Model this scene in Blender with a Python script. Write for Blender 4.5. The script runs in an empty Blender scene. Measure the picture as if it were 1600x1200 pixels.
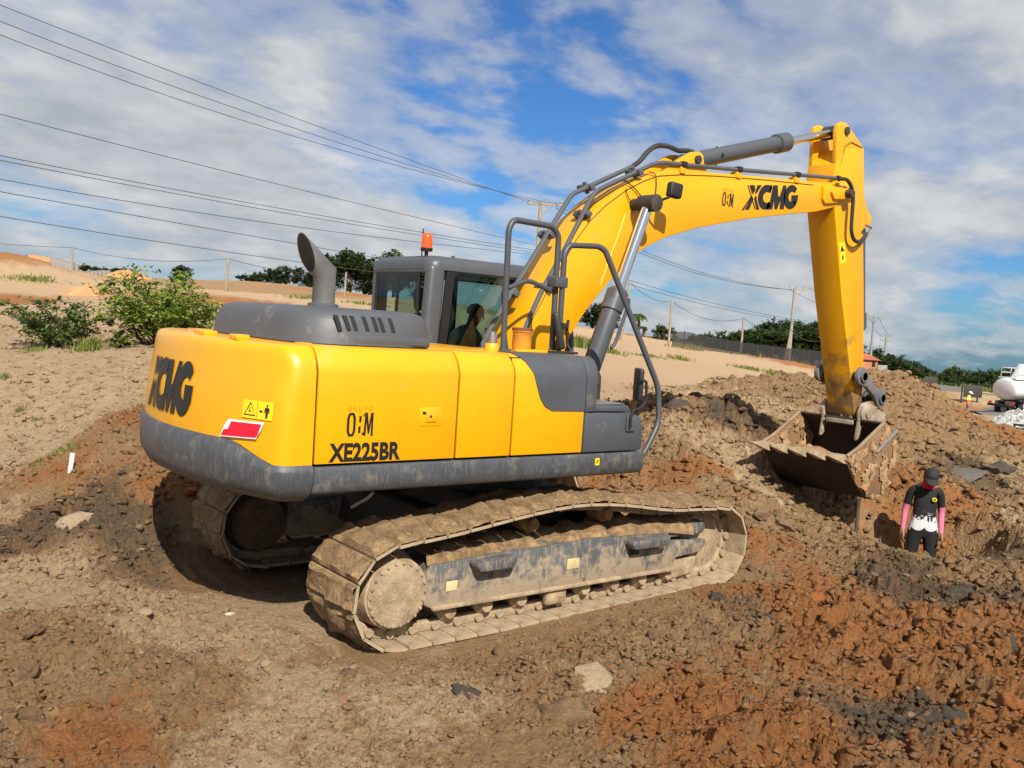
import bpy, bmesh, math, random
import numpy as np
from mathutils import Vector, Matrix
random.seed(7); rng = np.random.default_rng(7)
scene = bpy.context.scene
COL = scene.collection
# ---------------------------------------------------------------- camera
FPX = 1442.0
CAM = np.array([-5.187, -6.908, 2.339])
_t, _p, _r = math.radians(51.4), math.radians(-3.74), math.radians(3.85)
_h = np.array([math.cos(_t), math.sin(_t), 0]); _R = np.array([math.sin(_t), -math.cos(_t), 0])
_V = _h*math.cos(_p) + np.array([0, 0, math.sin(_p)]); _U = np.cross(_R, _V)
_R, _U = _R*math.cos(_r)+_U*math.sin(_r), -_R*math.sin(_r)+_U*math.cos(_r)
cd = bpy.data.cameras.new('camera'); cam = bpy.data.objects.new('camera', cd); COL.objects.link(cam)
cd.sensor_width = 36; cd.lens = FPX/1600*36; cd.clip_start = .05; cd.clip_end = 3000
cam.matrix_world = Matrix(((_R[0], _U[0], -_V[0], CAM[0]), (_R[1], _U[1], -_V[1], CAM[1]), (_R[2], _U[2], -_V[2], CAM[2]), (0, 0, 0, 1)))
scene.camera = cam
# ---------------------------------------------------------------- sky and sun
SUN = Vector((-.50, -1.08, 1.06)).normalized()
world = bpy.data.worlds.new('World'); scene.world = world; world.use_nodes = True
nt = world.node_tree; nt.nodes.clear()
def N(nt, kind, **kw):
    n = nt.nodes.new(kind)
    for k, v in kw.items():
        if k.startswith('i_'):
            key = k[2:]; key = int(key) if key.isdigit() else key.replace('_', ' ')
            n.inputs[key].default_value = v
        else: setattr(n, k, v)
    return n
def LK(nt, a, b): nt.links.new(a, b)
def ramp(nt, stops, interp='LINEAR'):
    n = nt.nodes.new('ShaderNodeValToRGB'); cr = n.color_ramp; cr.interpolation = interp
    while len(cr.elements) < len(stops): cr.elements.new(.5)
    for e, (p, c) in zip(cr.elements, stops):
        e.position = p; e.color = (c, c, c, 1) if isinstance(c, (int, float)) else (*c, 1)
    return n
def mix(nt, fac, a, b, blend='MIX'):
    n = nt.nodes.new('ShaderNodeMix'); n.data_type = 'RGBA'; n.blend_type = blend
    for s, v in ((0, fac), (6, a), (7, b)):
        if hasattr(v, 'is_linked') or hasattr(v, 'links'): nt.links.new(v, n.inputs[s])
        elif s == 0: n.inputs[0].default_value = v
        else: n.inputs[s].default_value = (*v, 1)
    return n.outputs[2]
def math_(nt, op, a, b=None, clamp=False):
    n = nt.nodes.new('ShaderNodeMath'); n.operation = op; n.use_clamp = clamp
    for i, v in enumerate((a, b)):
        if v is None: continue
        if isinstance(v, (int, float)): n.inputs[i].default_value = v
        else: nt.links.new(v, n.inputs[i])
    return n.outputs[0]
sky = N(nt, 'ShaderNodeTexSky', sky_type='NISHITA', sun_disc=False, altitude=100, air_density=1.0, dust_density=.6, ozone_density=2.2)
sky.sun_elevation = math.asin(SUN.z); sky.sun_rotation = math.atan2(SUN.x, SUN.y)
tc = N(nt, 'ShaderNodeTexCoord')
sep = N(nt, 'ShaderNodeSeparateXYZ'); LK(nt, tc.outputs['Generated'], sep.inputs[0])
zz = math_(nt, 'ADD', math_(nt, 'MAXIMUM', sep.outputs[2], -.12), .26)
cmb = N(nt, 'ShaderNodeCombineXYZ')
LK(nt, math_(nt, 'DIVIDE', sep.outputs[0], zz), cmb.inputs[0]); LK(nt, math_(nt, 'DIVIDE', sep.outputs[1], zz), cmb.inputs[1])
mp = N(nt, 'ShaderNodeMapping'); LK(nt, cmb.outputs[0], mp.inputs[0])
mp.inputs['Rotation'].default_value = (0, 0, math.radians(122)); mp.inputs['Scale'].default_value = (.8, 1.0, 1)
mp.inputs['Location'].default_value = (6, 11, 0)
n1 = N(nt, 'ShaderNodeTexNoise', i_Scale=1.05, i_Detail=8.0, i_Roughness=.52, i_Distortion=.15); LK(nt, mp.outputs[0], n1.inputs['Vector'])
n2 = N(nt, 'ShaderNodeTexNoise', i_Scale=6.0, i_Detail=6.0, i_Roughness=.55, i_Distortion=.15); LK(nt, mp.outputs[0], n2.inputs['Vector'])
n3 = N(nt, 'ShaderNodeTexNoise', i_Scale=1.7, i_Detail=5.0, i_Roughness=.55); LK(nt, mp.outputs[0], n3.inputs['Vector'])
cov = math_(nt, 'ADD', math_(nt, 'MULTIPLY', n1.outputs[0], .72), math_(nt, 'MULTIPLY', n2.outputs[0], .28))
# the cloud deck thins out low in the south-east
dt = N(nt, 'ShaderNodeVectorMath', operation='DOT_PRODUCT'); LK(nt, tc.outputs['Generated'], dt.inputs[0]); dt.inputs[1].default_value = (.95, .12, -1.1)
mr0 = N(nt, 'ShaderNodeMapRange', clamp=True); mr0.inputs[1].default_value = .76; mr0.inputs[2].default_value = .95; mr0.inputs[3].default_value = 0; mr0.inputs[4].default_value = .2; LK(nt, dt.outputs['Value'], mr0.inputs[0])
cov = math_(nt, 'SUBTRACT', cov, mr0.outputs[0])
rp = ramp(nt, ((.38, 0.0), (.455, .62), (.545, .98)), 'EASE'); LK(nt, cov, rp.inputs[0])
shade = ramp(nt, ((.36, (5.9, 6.3, 6.8)), (.5, (7.6, 7.9, 8.3)), (.62, (9.4, 9.6, 9.8)))); 
LK(nt, math_(nt, 'ADD', math_(nt, 'MULTIPLY', n3.outputs[0], .45), math_(nt, 'MULTIPLY', n2.outputs[0], .55)), shade.inputs[0])
skc = mix(nt, 1.0, sky.outputs[0], (.50, .93, 1.48), 'MULTIPLY')
fin = mix(nt, rp.outputs[0], skc, shade.outputs[0])
bg = N(nt, 'ShaderNodeBackground', i_Strength=.054); LK(nt, fin, bg.inputs[0])
wo = N(nt, 'ShaderNodeOutputWorld'); LK(nt, bg.outputs[0], wo.inputs[0])
sl = bpy.data.lights.new('sun', 'SUN'); sl.energy = 5.0; sl.angle = math.radians(.5); sl.color = (1.0, .93, .82)
so = bpy.data.objects.new('sun', sl); COL.objects.link(so); so.rotation_euler = SUN.to_track_quat('Z', 'Y').to_euler(); so.location = (0, 0, 30)
vs = scene.view_settings; vs.view_transform = 'Standard'; vs.look = 'None'; vs.gamma = 1; vs.use_curve_mapping = False; vs.exposure = 0.42
scene.render.resolution_x, scene.render.resolution_y = 1024, 768
# ---------------------------------------------------------------- helpers
def at(px, py, Y=None, X=None, Z=None, d=None):
    """where the sight line of a photo pixel meets a real plane (or a depth) of the place"""
    r = _V + _R*(px-800)/FPX - _U*(py-600)/FPX
    if Y is not None: k = (Y-CAM[1])/r[1]
    elif X is not None: k = (X-CAM[0])/r[0]
    elif Z is not None: k = (Z-CAM[2])/r[2]
    else: k = d
    return Vector(CAM + k*r)
def xz(pts, Y): return [(p.x, p.z) for p in (at(a, b, Y=Y) for a, b in pts)]
def link(o): COL.objects.link(o); return o
def tag(o, label=None, cat=None, group=None, kind=None):
    if label: o['label'] = label
    if cat: o['category'] = cat
    if group: o['group'] = group
    if kind: o['kind'] = kind
    return o
def empty(name, loc, label, cat, group=None, rz=0):
    o = link(bpy.data.objects.new(name, None)); o.location = loc; o.rotation_euler = (0, 0, rz); o.empty_display_size = .3
    return tag(o, label, cat, group)
def wmat(o):
    m = Matrix.LocRotScale(o.location, o.rotation_euler, o.scale)
    return wmat(o.parent) @ o.matrix_parent_inverse @ m if o.parent else m
def mesh_obj(name, me, mat, parent=None, smooth=40):
    if mat is not None:
        me.materials.clear()
        for m in (mat if isinstance(mat, (list, tuple)) else [mat]): me.materials.append(m)
    if smooth:
        me.polygons.foreach_set('use_smooth', [True]*len(me.polygons)); me.set_sharp_from_angle(angle=math.radians(smooth))
    o = link(bpy.data.objects.new(name, me))
    if parent is not None:
        o.parent = parent; o.matrix_parent_inverse = wmat(parent).inverted()
    return o
class MB:
    """collects shapes for ONE mesh"""
    def __init__(s): s.v = []; s.f = []; s.m = []
    def add(s, vs, fs, mi=0):
        n = len(s.v); s.v += [tuple(v) for v in vs]; s.f += [tuple(i+n for i in f) for f in fs]; s.m += [mi]*len(fs); return s
    def bm(s, b, mi=0):
        b.verts.ensure_lookup_table(); b.verts.index_update()
        s.add([v.co[:] for v in b.verts], [[v.index for v in f.verts] for f in b.faces], mi); b.free(); return s
    def box(s, x0, x1, y0, y1, z0, z1, bev=0, mi=0, M=None, seg=2):
        b = bmesh.new(); bmesh.ops.create_cube(b, size=1)
        for v in b.verts: v.co = ((x0+x1)/2+v.co.x*(x1-x0), (y0+y1)/2+v.co.y*(y1-y0), (z0+z1)/2+v.co.z*(z1-z0))
        if bev: bmesh.ops.bevel(b, geom=b.edges[:], offset=bev, segments=seg, affect='EDGES', profile=.5)
        if M is not None: b.transform(M)
        return s.bm(b, mi)
    def prism(s, poly, y0, y1, bev=0, mi=0, axis='Y', M=None, seg=2):
        """poly in XZ pushed along Y (axis='Y'), in XY along Z ('Z'), in YZ along X ('X')"""
        b = bmesh.new()
        def P(a, c, t): return (a, t, c) if axis == 'Y' else ((a, c, t) if axis == 'Z' else (t, a, c))
        A = [b.verts.new(P(a, c, y0)) for a, c in poly]; B = [b.verts.new(P(a, c, y1)) for a, c in poly]
        n = len(poly); b.faces.new(A); b.faces.new(B[::-1])
        for i in range(n): b.faces.new((A[i], B[i], B[(i+1) % n], A[(i+1) % n]))
        bmesh.ops.recalc_face_normals(b, faces=b.faces[:])
        if bev:
            es = [e for e in b.edges if len(e.link_faces) == 2 and e.calc_face_angle(0) > .55]
            bmesh.ops.bevel(b, geom=es, offset=bev, segments=seg, affect='EDGES', profile=.5, clamp_overlap=True)
        if M is not None: b.transform(M)
        return s.bm(b, mi)
    def tube(s, pts, r, n=10, mi=0, cap=True, radii=None):
        pts = [Vector(p) for p in pts]; vs = []; fs = []; prev = None
        for i, p in enumerate(pts):
            t = (pts[min(i+1, len(pts)-1)]-pts[max(i-1, 0)]).normalized()
            if prev is None:
                a = Vector((0, 0, 1)) if abs(t.z) < .9 else Vector((1, 0, 0)); u = t.cross(a).normalized()
            else: u = (prev - t*prev.dot(t)).normalized()
            prev = u; w = t.cross(u); rr = radii[i] if radii else r
            for k in range(n):
                q = 2*math.pi*k/n; vs.append(p+(u*math.cos(q)+w*math.sin(q))*rr)
        for i in range(len(pts)-1):
            for k in range(n): fs.append((i*n+k, i*n+(k+1) % n, (i+1)*n+(k+1) % n, (i+1)*n+k))
        if cap: fs.append(tuple(range(n-1, -1, -1))); fs.append(tuple((len(pts)-1)*n+k for k in range(n)))
        return s.add(vs, fs, mi)
    def lathe(s, prof, a, b, n=24, mi=0):
        """prof = [(t along a->b in metres, radius)]"""
        a = Vector(a); t = (Vector(b)-a).normalized(); h = Vector((0, 0, 1)) if abs(t.z) < .9 else Vector((1, 0, 0))
        u = t.cross(h).normalized(); w = t.cross(u); vs = []; fs = []
        for q, r in prof:
            for k in range(n):
                g = 2*math.pi*k/n; vs.append(a+t*q+(u*math.cos(g)+w*math.sin(g))*max(r, 1e-4))
        for i in range(len(prof)-1):
            for k in range(n): fs.append((i*n+k, i*n+(k+1) % n, (i+1)*n+(k+1) % n, (i+1)*n+k))
        fs.append(tuple(range(n-1, -1, -1))); fs.append(tuple((len(prof)-1)*n+k for k in range(n)))
        return s.add(vs, fs, mi)
    def rings(s, rs, closed=True, cap=True, mi=0):
        n = len(rs[0]); vs = [p for r in rs for p in r]; fs = []
        for i in range(len(rs)-1):
            for k in range(n if closed else n-1): fs.append((i*n+k, i*n+(k+1) % n, (i+1)*n+(k+1) % n, (i+1)*n+k))
        if cap: fs.append(tuple(range(n-1, -1, -1))); fs.append(tuple((len(rs)-1)*n+k for k in range(n)))
        return s.add(vs, fs, mi)
    def mesh(s, name, fix=True):
        me = bpy.data.meshes.new(name); me.from_pydata(s.v, [], s.f)
        if any(s.m): me.polygons.foreach_set('material_index', s.m)
        if fix:
            b = bmesh.new(); b.from_mesh(me); bmesh.ops.recalc_face_normals(b, faces=b.faces[:]); b.to_mesh(me); b.free()
        me.update(); return me
    def build(s, name, mat, parent=None, smooth=40): return mesh_obj(name, s.mesh(name), mat, parent, smooth)
def rrect(x0, x1, y0, y1, r, z, n=6):
    out = []
    for cx, cy, a0 in ((x1-r, y1-r, 0), (x0+r, y1-r, 90), (x0+r, y0+r, 180), (x1-r, y0+r, 270)):
        for i in range(n+1):
            a = math.radians(a0+90*i/n); out.append((cx+r*math.cos(a), cy+r*math.sin(a), z))
    return out
def fillet(pts, r, n=5):
    """rounds the inner corners of a 3D polyline"""
    pts = [Vector(p) for p in pts]; out = [pts[0]]
    for i in range(1, len(pts)-1):
        a, p, b = pts[i-1], pts[i], pts[i+1]; la, lb = (a-p).length, (b-p).length; k = min(r, la*.45, lb*.45)
        q0 = p+(a-p)/la*k; q1 = p+(b-p)/lb*k
        for j in range(n+1):
            t = j/n; out.append(q0*(1-t)**2+p*2*t*(1-t)+q1*t*t)
    return out+[pts[-1]]
def copy_tree(o, parent=None):
    c = o.copy(); COL.objects.link(c)
    if parent is not None: c.parent = parent
    for ch in o.children: copy_tree(ch, c)
    return c
# ---------------------------------------------------------------- materials
MATS = {}
def mat(name, col, rough=.6, metal=0, var=.0, vscale=6, bump=0, bscale=60, dust=0, dcol=(.34, .25, .15), dscale=5, dz=None, coat=0, spec=.5, scratch=0):
    """principled paint with noise variation, dust patches (dcol) and fine relief"""
    if name in MATS: return MATS[name]
    m = bpy.data.materials.new(name); m.use_nodes = True; nt = m.node_tree; b = nt.nodes['Principled BSDF']
    b.inputs['Roughness'].default_value = rough; b.inputs['Metallic'].default_value = metal; b.inputs['Base Color'].default_value = (*col, 1)
    b.inputs['Coat Weight'].default_value = coat; b.inputs['Specular IOR Level'].default_value = spec
    tc = N(nt, 'ShaderNodeTexCoord'); src = None
    if var:
        n = N(nt, 'ShaderNodeTexNoise', i_Scale=vscale, i_Detail=5.0, i_Roughness=.6); LK(nt, tc.outputs['Object'], n.inputs['Vector'])
        r = ramp(nt, ((.3, tuple(c*(1-var) for c in col)), (.7, tuple(min(1, c*(1+var)) for c in col)))); LK(nt, n.outputs[0], r.inputs[0]); src = r.outputs[0]
    if dust:
        n = N(nt, 'ShaderNodeTexNoise', i_Scale=dscale, i_Detail=8.0, i_Roughness=.68); LK(nt, tc.outputs['Object'], n.inputs['Vector'])
        fac = n.outputs[0]
        if dz:
            g = N(nt, 'ShaderNodeNewGeometry'); sp = N(nt, 'ShaderNodeSeparateXYZ'); LK(nt, g.outputs['Position'], sp.inputs[0])
            mr = N(nt, 'ShaderNodeMapRange', clamp=True); mr.inputs[1].default_value = dz[1]; mr.inputs[2].default_value = dz[0]; mr.inputs[3].default_value = -.25; mr.inputs[4].default_value = .25
            LK(nt, sp.outputs[2], mr.inputs[0]); fac = math_(nt, 'ADD', fac, mr.outputs[0])
        r = ramp(nt, ((.62-dust*.35, 0.0), (.70-dust*.1, 1.0))); LK(nt, fac, r.inputs[0])
        f2 = math_(nt, 'MULTIPLY', r.outputs[0], min(1, .35+dust))
        src = mix(nt, f2, src if src is not None else col, dcol)
        LK(nt, math_(nt, 'ADD', math_(nt, 'MULTIPLY', f2, .35), rough, True), b.inputs['Roughness'])
    if scratch:
        mpn = N(nt, 'ShaderNodeMapping'); LK(nt, tc.outputs['Object'], mpn.inputs[0]); mpn.inputs['Scale'].default_value = (60, 60, 8)
        n = N(nt, 'ShaderNodeTexNoise', i_Scale=1.0, i_Detail=4.0); LK(nt, mpn.outputs[0], n.inputs['Vector'])
        r = ramp(nt, ((.52, 0.0), (.75, scratch))); LK(nt, n.outputs[0], r.inputs[0]); src = mix(nt, r.outputs[0], src if src is not None else col, dcol)
    if src is not None: LK(nt, src, b.inputs['Base Color'])
    if bump:
        n = N(nt, 'ShaderNodeTexNoise', i_Scale=bscale, i_Detail=6.0, i_Roughness=.65); LK(nt, tc.outputs['Object'], n.inputs['Vector'])
        bp = N(nt, 'ShaderNodeBump', i_Strength=min(1, bump), i_Distance=.02); LK(nt, n.outputs[0], bp.inputs['Height']); LK(nt, bp.outputs[0], b.inputs['Normal'])
    MATS[name] = m; return m
MUD = (.25, .155, .075)
YEL = mat('yellow_paint', (.76, .365, .002), .36, var=.05, vscale=3, bump=.05, bscale=2.2, dust=.05, dcol=(.55, .36, .14), dscale=2.2, coat=.25)
YEL2 = mat('yellow_paint_boom', (.74, .355, .002), .38, var=.05, vscale=2, dust=.12, dcol=(.5, .3, .08), dscale=3, coat=.15)
YARM = mat('yellow_paint_arm', (.74, .355, .002), .42, var=.06, vscale=2, dust=.55, dcol=(.13, .085, .045), dscale=3.5, dz=(1.2, 2.7))
GRY = mat('grey_paint', (.068, .075, .088), .42, var=.1, vscale=4, dust=.06, dcol=(.22, .2, .17), dscale=3)
GRYD = mat('grey_paint_dusty', (.062, .07, .083), .5, var=.15, vscale=6, dust=.25, dcol=(.2, .175, .14), dscale=9, scratch=.5)
HOODG = mat('grey_hood_plastic', (.08, .086, .096), .5, var=.06, vscale=4, dust=.12, dcol=(.25, .23, .2), dscale=4)
TUBEG = mat('dark_grey_tube', (.06, .066, .075), .45, var=.1)
BLK = mat('black_rubber', (.012, .012, .013), .6, var=.2)
DARKM = mat('dark_frame_steel', (.035, .033, .03), .7, var=.3, dust=.3, dcol=(.1, .07, .04))
CHR = mat('chrome_rod', (.75, .75, .76), .12, 1.0)
STL = mat('worn_steel', (.35, .34, .32), .4, .8, var=.2, dust=.2, dcol=MUD)
DECAL = mat('black_print', (.012, .012, .013), .45)
WHT = mat('white_print', (.8, .8, .78), .5)
RED = mat('red_reflector', (.72, .003, .035), .25, coat=.5)
LYEL = mat('sticker_yellow', (.85, .6, .01), .45)
TRKG = mat('track_frame_paint', (.085, .09, .095), .6, var=.2, dust=.5, dcol=(.36, .28, .18), dscale=11, bump=.25, bscale=40, dz=(.15, .75), scratch=.75)
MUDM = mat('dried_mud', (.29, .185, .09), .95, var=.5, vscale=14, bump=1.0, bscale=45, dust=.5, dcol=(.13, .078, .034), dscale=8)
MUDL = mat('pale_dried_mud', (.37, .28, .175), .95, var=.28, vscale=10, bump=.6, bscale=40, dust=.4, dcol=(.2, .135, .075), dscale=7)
MUDD = mat('dark_mud', (.13, .09, .05), .9, var=.4, vscale=9, bump=.9, bscale=30)  # darker mud tone for the far track's drive and rollers
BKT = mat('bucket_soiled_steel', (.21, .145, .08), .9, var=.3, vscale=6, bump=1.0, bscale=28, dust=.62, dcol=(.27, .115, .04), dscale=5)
BKT_SHADE = mat('bucket_painted_shade', (.022, .015, .010), .8, var=.4, vscale=5, bump=.6, bscale=35, dust=.3, dcol=(.06, .038, .02), dscale=5)  # black shade under the bucket is put into the whole shell's colour
GLASS = bpy.data.materials.new('cab_glass'); GLASS.use_nodes = True
_n = GLASS.node_tree; _n.nodes.clear()
_tr = N(_n, 'ShaderNodeBsdfTransparent'); _tr.inputs[0].default_value = (.40, .57, .53, 1)
_gl = N(_n, 'ShaderNodeBsdfGlossy', i_Roughness=.02); _fr = N(_n, 'ShaderNodeFresnel', i_IOR=1.5); _mx = N(_n, 'ShaderNodeMixShader'); _o = N(_n, 'ShaderNodeOutputMaterial')
LK(_n, _fr.outputs[0], _mx.inputs[0]); LK(_n, _tr.outputs[0], _mx.inputs[1]); LK(_n, _gl.outputs[0], _mx.inputs[2]); LK(_n, _mx.outputs[0], _o.inputs[0])
# ---------------------------------------------------------------- terrain
_perm = np.random.default_rng(3).permutation(512).astype(np.int64)
def _hash(ix, iy, s=0): return _perm[(_perm[(ix+s*37) & 511]+iy) & 511]
def perlin(x, y, s=0):
    ix = np.floor(x).astype(np.int64); iy = np.floor(y).astype(np.int64); fx = x-ix; fy = y-iy
    u = fx*fx*fx*(fx*(fx*6-15)+10); v = fy*fy*fy*(fy*(fy*6-15)+10)
    def g(a, b, dx, dy):
        q = _hash(a, b, s)*(2*np.pi/512); return np.cos(q)*dx+np.sin(q)*dy
    n00 = g(ix, iy, fx, fy); n10 = g(ix+1, iy, fx-1, fy); n01 = g(ix, iy+1, fx, fy-1); n11 = g(ix+1, iy+1, fx-1, fy-1)
    return (n00*(1-u)+n10*u)*(1-v)+(n01*(1-u)+n11*u)*v
def fbm(x, y, o=4, s=0, g=.5):
    t = 0; a = 1
    for i in range(o): t = t+a*perlin(x*2**i+i*13.7, y*2**i+i*7.3, s+i); a *= g
    return t
def lumps(x, y, sc, s=0, dens=1.0):
    """rounded clods: height of the tallest dome over each point"""
    X = x/sc; Y = y/sc; ix = np.floor(X).astype(np.int64); iy = np.floor(Y).astype(np.int64); h = np.zeros_like(X)
    for a in (-1, 0, 1):
        for b in (-1, 0, 1):
            q = _hash(ix+a, iy+b, s); q2 = _hash(ix+a+91, iy+b+57, s); q3 = _hash(ix+a+17, iy+b+133, s)
            cx = ix+a+q/512; cy = iy+b+q2/512; r = .22+.5*(q3/512)**2; on = (q3*7 % 512) < 512*dens
            an = q2*(np.pi/256); dx = X-cx; dy = Y-cy; ex = dx*np.cos(an)+dy*np.sin(an); ey = (-dx*np.sin(an)+dy*np.cos(an))*1.45
            d2 = (ex*ex+ey*ey)/(r*r); h = np.maximum(h, np.where(on, r*np.sqrt(np.clip(1-d2, 0, 1)), 0))
    return h*sc
def clods(x, y, sc, s=0, warp=.35, soft=.16):
    """broken earth: blocks of random height with crevices between them"""
    X = x/sc+fbm(x/sc*1.3, y/sc*1.3, 2, s+3)*warp; Y = y/sc+fbm(x/sc*1.3+9, y/sc*1.3, 2, s+4)*warp
    ix = np.floor(X).astype(np.int64); iy = np.floor(Y).astype(np.int64); f1 = np.full(X.shape, 9.); f2 = np.full(X.shape, 9.); hv = np.zeros(X.shape); tx = np.zeros(X.shape)
    for a in (-1, 0, 1):
        for b in (-1, 0, 1):
            q = _hash(ix+a, iy+b, s); q2 = _hash(ix+a+91, iy+b+57, s); dx = X-(ix+a+q/512); dy = Y-(iy+b+q2/512); d = dx*dx+dy*dy; n = d < f1
            f2 = np.where(n, f1, np.minimum(f2, d)); f1 = np.where(n, d, f1); hv = np.where(n, (q*13+q2*7) % 512/512, hv); tx = np.where(n, dx*((q*5 % 512)/256-1)+dy*((q2*5 % 512)/256-1), tx)
    g = np.clip((np.sqrt(f2)-np.sqrt(f1))/soft, 0, 1); g = g*g*(3-2*g)
    return sc*(g*(.18+.55*hv*hv+.30*np.clip(1-f1*1.6, 0, 1)+.32*tx)-.10*(1-g))
# control points of the ground: (pixel x, pixel y, depth) seen, soil, roughness;  soils: p pale, s sand, b brown, o orange, d dark
SEEN = '''0 1190 4.5 b .7;400 1190 4.7 p .5;800 1190 4.9 b .5;1200 1180 5 o 1;1600 1180 5.1 o 1;250 1100 5.2 b .65;180 1150 4.9 o .6;100 1000 6 b .7;500 1080 5.5 p .45;650 1100 5.4 p .6
900 1090 5.6 b .8;1050 1120 5.4 o 1;1300 1000 7.3 o 1;1600 1000 7.2 o 1;1000 1000 7.0 b .9;1150 950 7.9 d 1;1450 1050 6.6 o 1;1400 1140 5.6 d 1;1250 930 8.3 o .9
1400 900 9.3 d 1;1600 900 9.3 b 1;1500 950 8.3 d 1;750 1030 6.5 b .75;420 960 6.9 p .4;200 950 6.9 p .6;330 1000 6.3 p .5;60 900 7.7 p .55
0 800 9.5 p .4;100 740 10 o .6;250 655 11 o .7;170 700 10.4 b .6;280 780 9 o .8;150 830 8.5 d .8;240 830 8.5 d .9;30 850 8.6 d .8;60 780 9.6 b .5
0 700 11.5 p .5;0 620 13 p .4;150 620 13 p .3;80 670 12 p .4;0 548 16 p .25;120 545 16 p .2;230 545 16 p .2;170 500 25 s .1;0 500 25 p .1;60 490 28 s .1;330 500 30 s .1
0 470 38 o .1;0 440 48 s .2;200 470 40 s .1;0 399 60 o .3;60 405 60 o .3;110 428 62 s .2;200 437 75 b .1;285 438 95 b .1;400 440 95 b .1;330 472 48 o .1;450 455 75 b .1;560 462 85 o .1;660 470 85 s .1;740 480 85 b .1
940 600 22 s .1;1000 640 17 s .15;930 545 38 s .1;980 552 40 s .1;1050 560 45 s .1;1150 572 50 s .1;1235 583 52 s .1;1100 600 32 s .1;1200 640 26 s .1;1280 622 32 o .2;1290 576 60 o .2
1060 542 70 s .1;1180 562 70 s .1;1290 574 72 o .1;900 522 75 s .1;950 530 60 s .1;1000 575 33 s .1
1100 634 15 b .9;1020 652 13.5 b 1;1000 700 12.5 b .9;1100 700 12.5 p .8;1100 780 10.8 b .8;1180 830 9.8 o .7;1200 642 16 p .8;1240 700 14 b .9;1150 660 14 d .9;1180 740 12 p .7;1060 740 11.4 o .7
1270 608 19 b .9;1340 594 21 b .9;1410 592 22 b .9;1480 633 21.5 b .8;1560 674 20.5 o .8;1600 692 20 o .8;1400 660 17.5 b .8;1500 700 16.5 b .8;1400 720 15 b .9;1590 740 15.5 p .9;1300 700 14.8 b .9
1300 780 12.4 b .9;1300 840 11 b .8;1240 850 10 b .8;1440 872 10.9 d .3;1400 868 10.8 b .5;1490 866 11 d .6;1513 650 21 b .5;1550 790 13.8 b 1;1400 770 13.4 o 1;1480 780 13.6 o .9;1510 745 14.8 d .7;1550 850 11.6 b 1;1600 820 12.4 p .9;1380 840 11.8 b .9
1510 653 58 o .2;1450 612 80 o .2;1550 655 50 o .1;1575 645 53 p .1;1600 625 62 p .1;1550 613 85 p .1;1400 600 80 s .1'''
HID = '''-2 -1.5 0 b .3;2 -1.5 .02 b .6;-2 1.5 .03 b .3;2 1.5 .05 b .6;0 0 0 b .4;-3.6 1 0 p .2;-1.7 -1.3 -.01 p .3;-.5 -1.7 0 b .6;.7 -1.8 .04 b .7;1.6 -1.8 .1 o .8;3 0 .15 b .8;3.4 -1 .12 b .9;1.9 2.6 .1 b .6;-.5 2.5 .05 b .4
-5.2 -6.9 .62 b .5;-3.4 -5.2 .36 b .5;-6.2 -4.2 .3 b .3;-2 -7.4 .5 o .9;-1.5 -5.6 .26 b .9;-8 -2 .2 p .3;2 -6 .3 o 1'''
def _th(x, y): return np.arctan2(-(x-CAM[0])*_h[1]+(y-CAM[1])*_h[0], (x-CAM[0])*_h[0]+(y-CAM[1])*_h[1])
def _uv(x, y): return _th(x, y)*1.15, np.log(np.hypot(x-CAM[0], y-CAM[1])+.6)
_P = []; _S = []
for row in SEEN.replace('\n', ';').split(';'):
    a = row.split(); p = at(float(a[0]), float(a[1]), d=float(a[2])); _P.append((p.x, p.y, p.z)); _S.append((a[3], float(a[4])))
for row in HID.replace('\n', ';').split(';'):
    a = row.split(); _P.append((float(a[0]), float(a[1]), float(a[2]))); _S.append((a[3], float(a[4])))
def bearing(px, d):
    r = _V+_R*(px-800)/FPX; return CAM[0]+r[0]*d, CAM[1]+r[1]*d
for px, d, z, s, q in ((1400, 30, .2, 'b', .5), (1560, 27, .0, 'b', .5), (1330, 30, .5, 'o', .4), (1600, 40, -.35, 'p', .2), (1600, 125, -3.2, 'g', .1), (1450, 130, -3.4, 'g', .1), (1366, 115, -1.2, 'g', .1), (1600, 85, -1.6, 'p', .1), (1300, 130, 1.2, 'g', .1), (1150, 130, 1.8, 'g', .1),
                       (950, 130, 2.0, 'g', .1), (700, 130, 3.2, 'g', .1), (450, 140, 3.5, 'g', .1), (200, 130, 4.2, 'g', .1), (0, 110, 4.6, 'b', .1), (-300, 60, 4.4, 'o', .2), (-300, 16, 1.3, 'p', .2), (-300, 8, .1, 'p', .3),
                       (600, 14, .7, 'p', .3), (760, 14, .6, 'p', .3), (700, 22, 1.4, 's', .2), (600, 35, 2.0, 's', .1), (850, 22, 1.1, 's', .1), (2000, 12, .4, 'b', .8), (2000, 30, .2, 'b', .5), (2000, 70, -.8, 'p', .2), (-500, 5, .1, 'p', .3), (2000, 5.5, .3, 'o', 1), (520, 60, 3.0, 's', .1), (800, 60, 2.2, 's', .1)):
    x, y = bearing(px, d); _P.append((x, y, z)); _S.append((s, q))
_P = np.array(_P); _cu, _cv = _uv(_P[:, 0], _P[:, 1])
_C2 = .05**2
_A = np.sqrt((_cu[:, None]-_cu)**2+(_cv[:, None]-_cv)**2+_C2); _n = len(_P)
_K = np.zeros((_n+1, _n+1)); _K[:_n, :_n] = _A-np.eye(_n)*.0015; _K[_n, :_n] = 1; _K[:_n, _n] = 1
_W = np.linalg.solve(_K, np.append(_P[:, 2], 0))
SOILS = 'psbodg'
_SM = np.array([[1.0*(s == c) for c in SOILS] for s, q in _S]); _Q = np.array([q for s, q in _S])
TR = at(1450, 800, d=12)             # the dug hole the worker stands in
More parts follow.
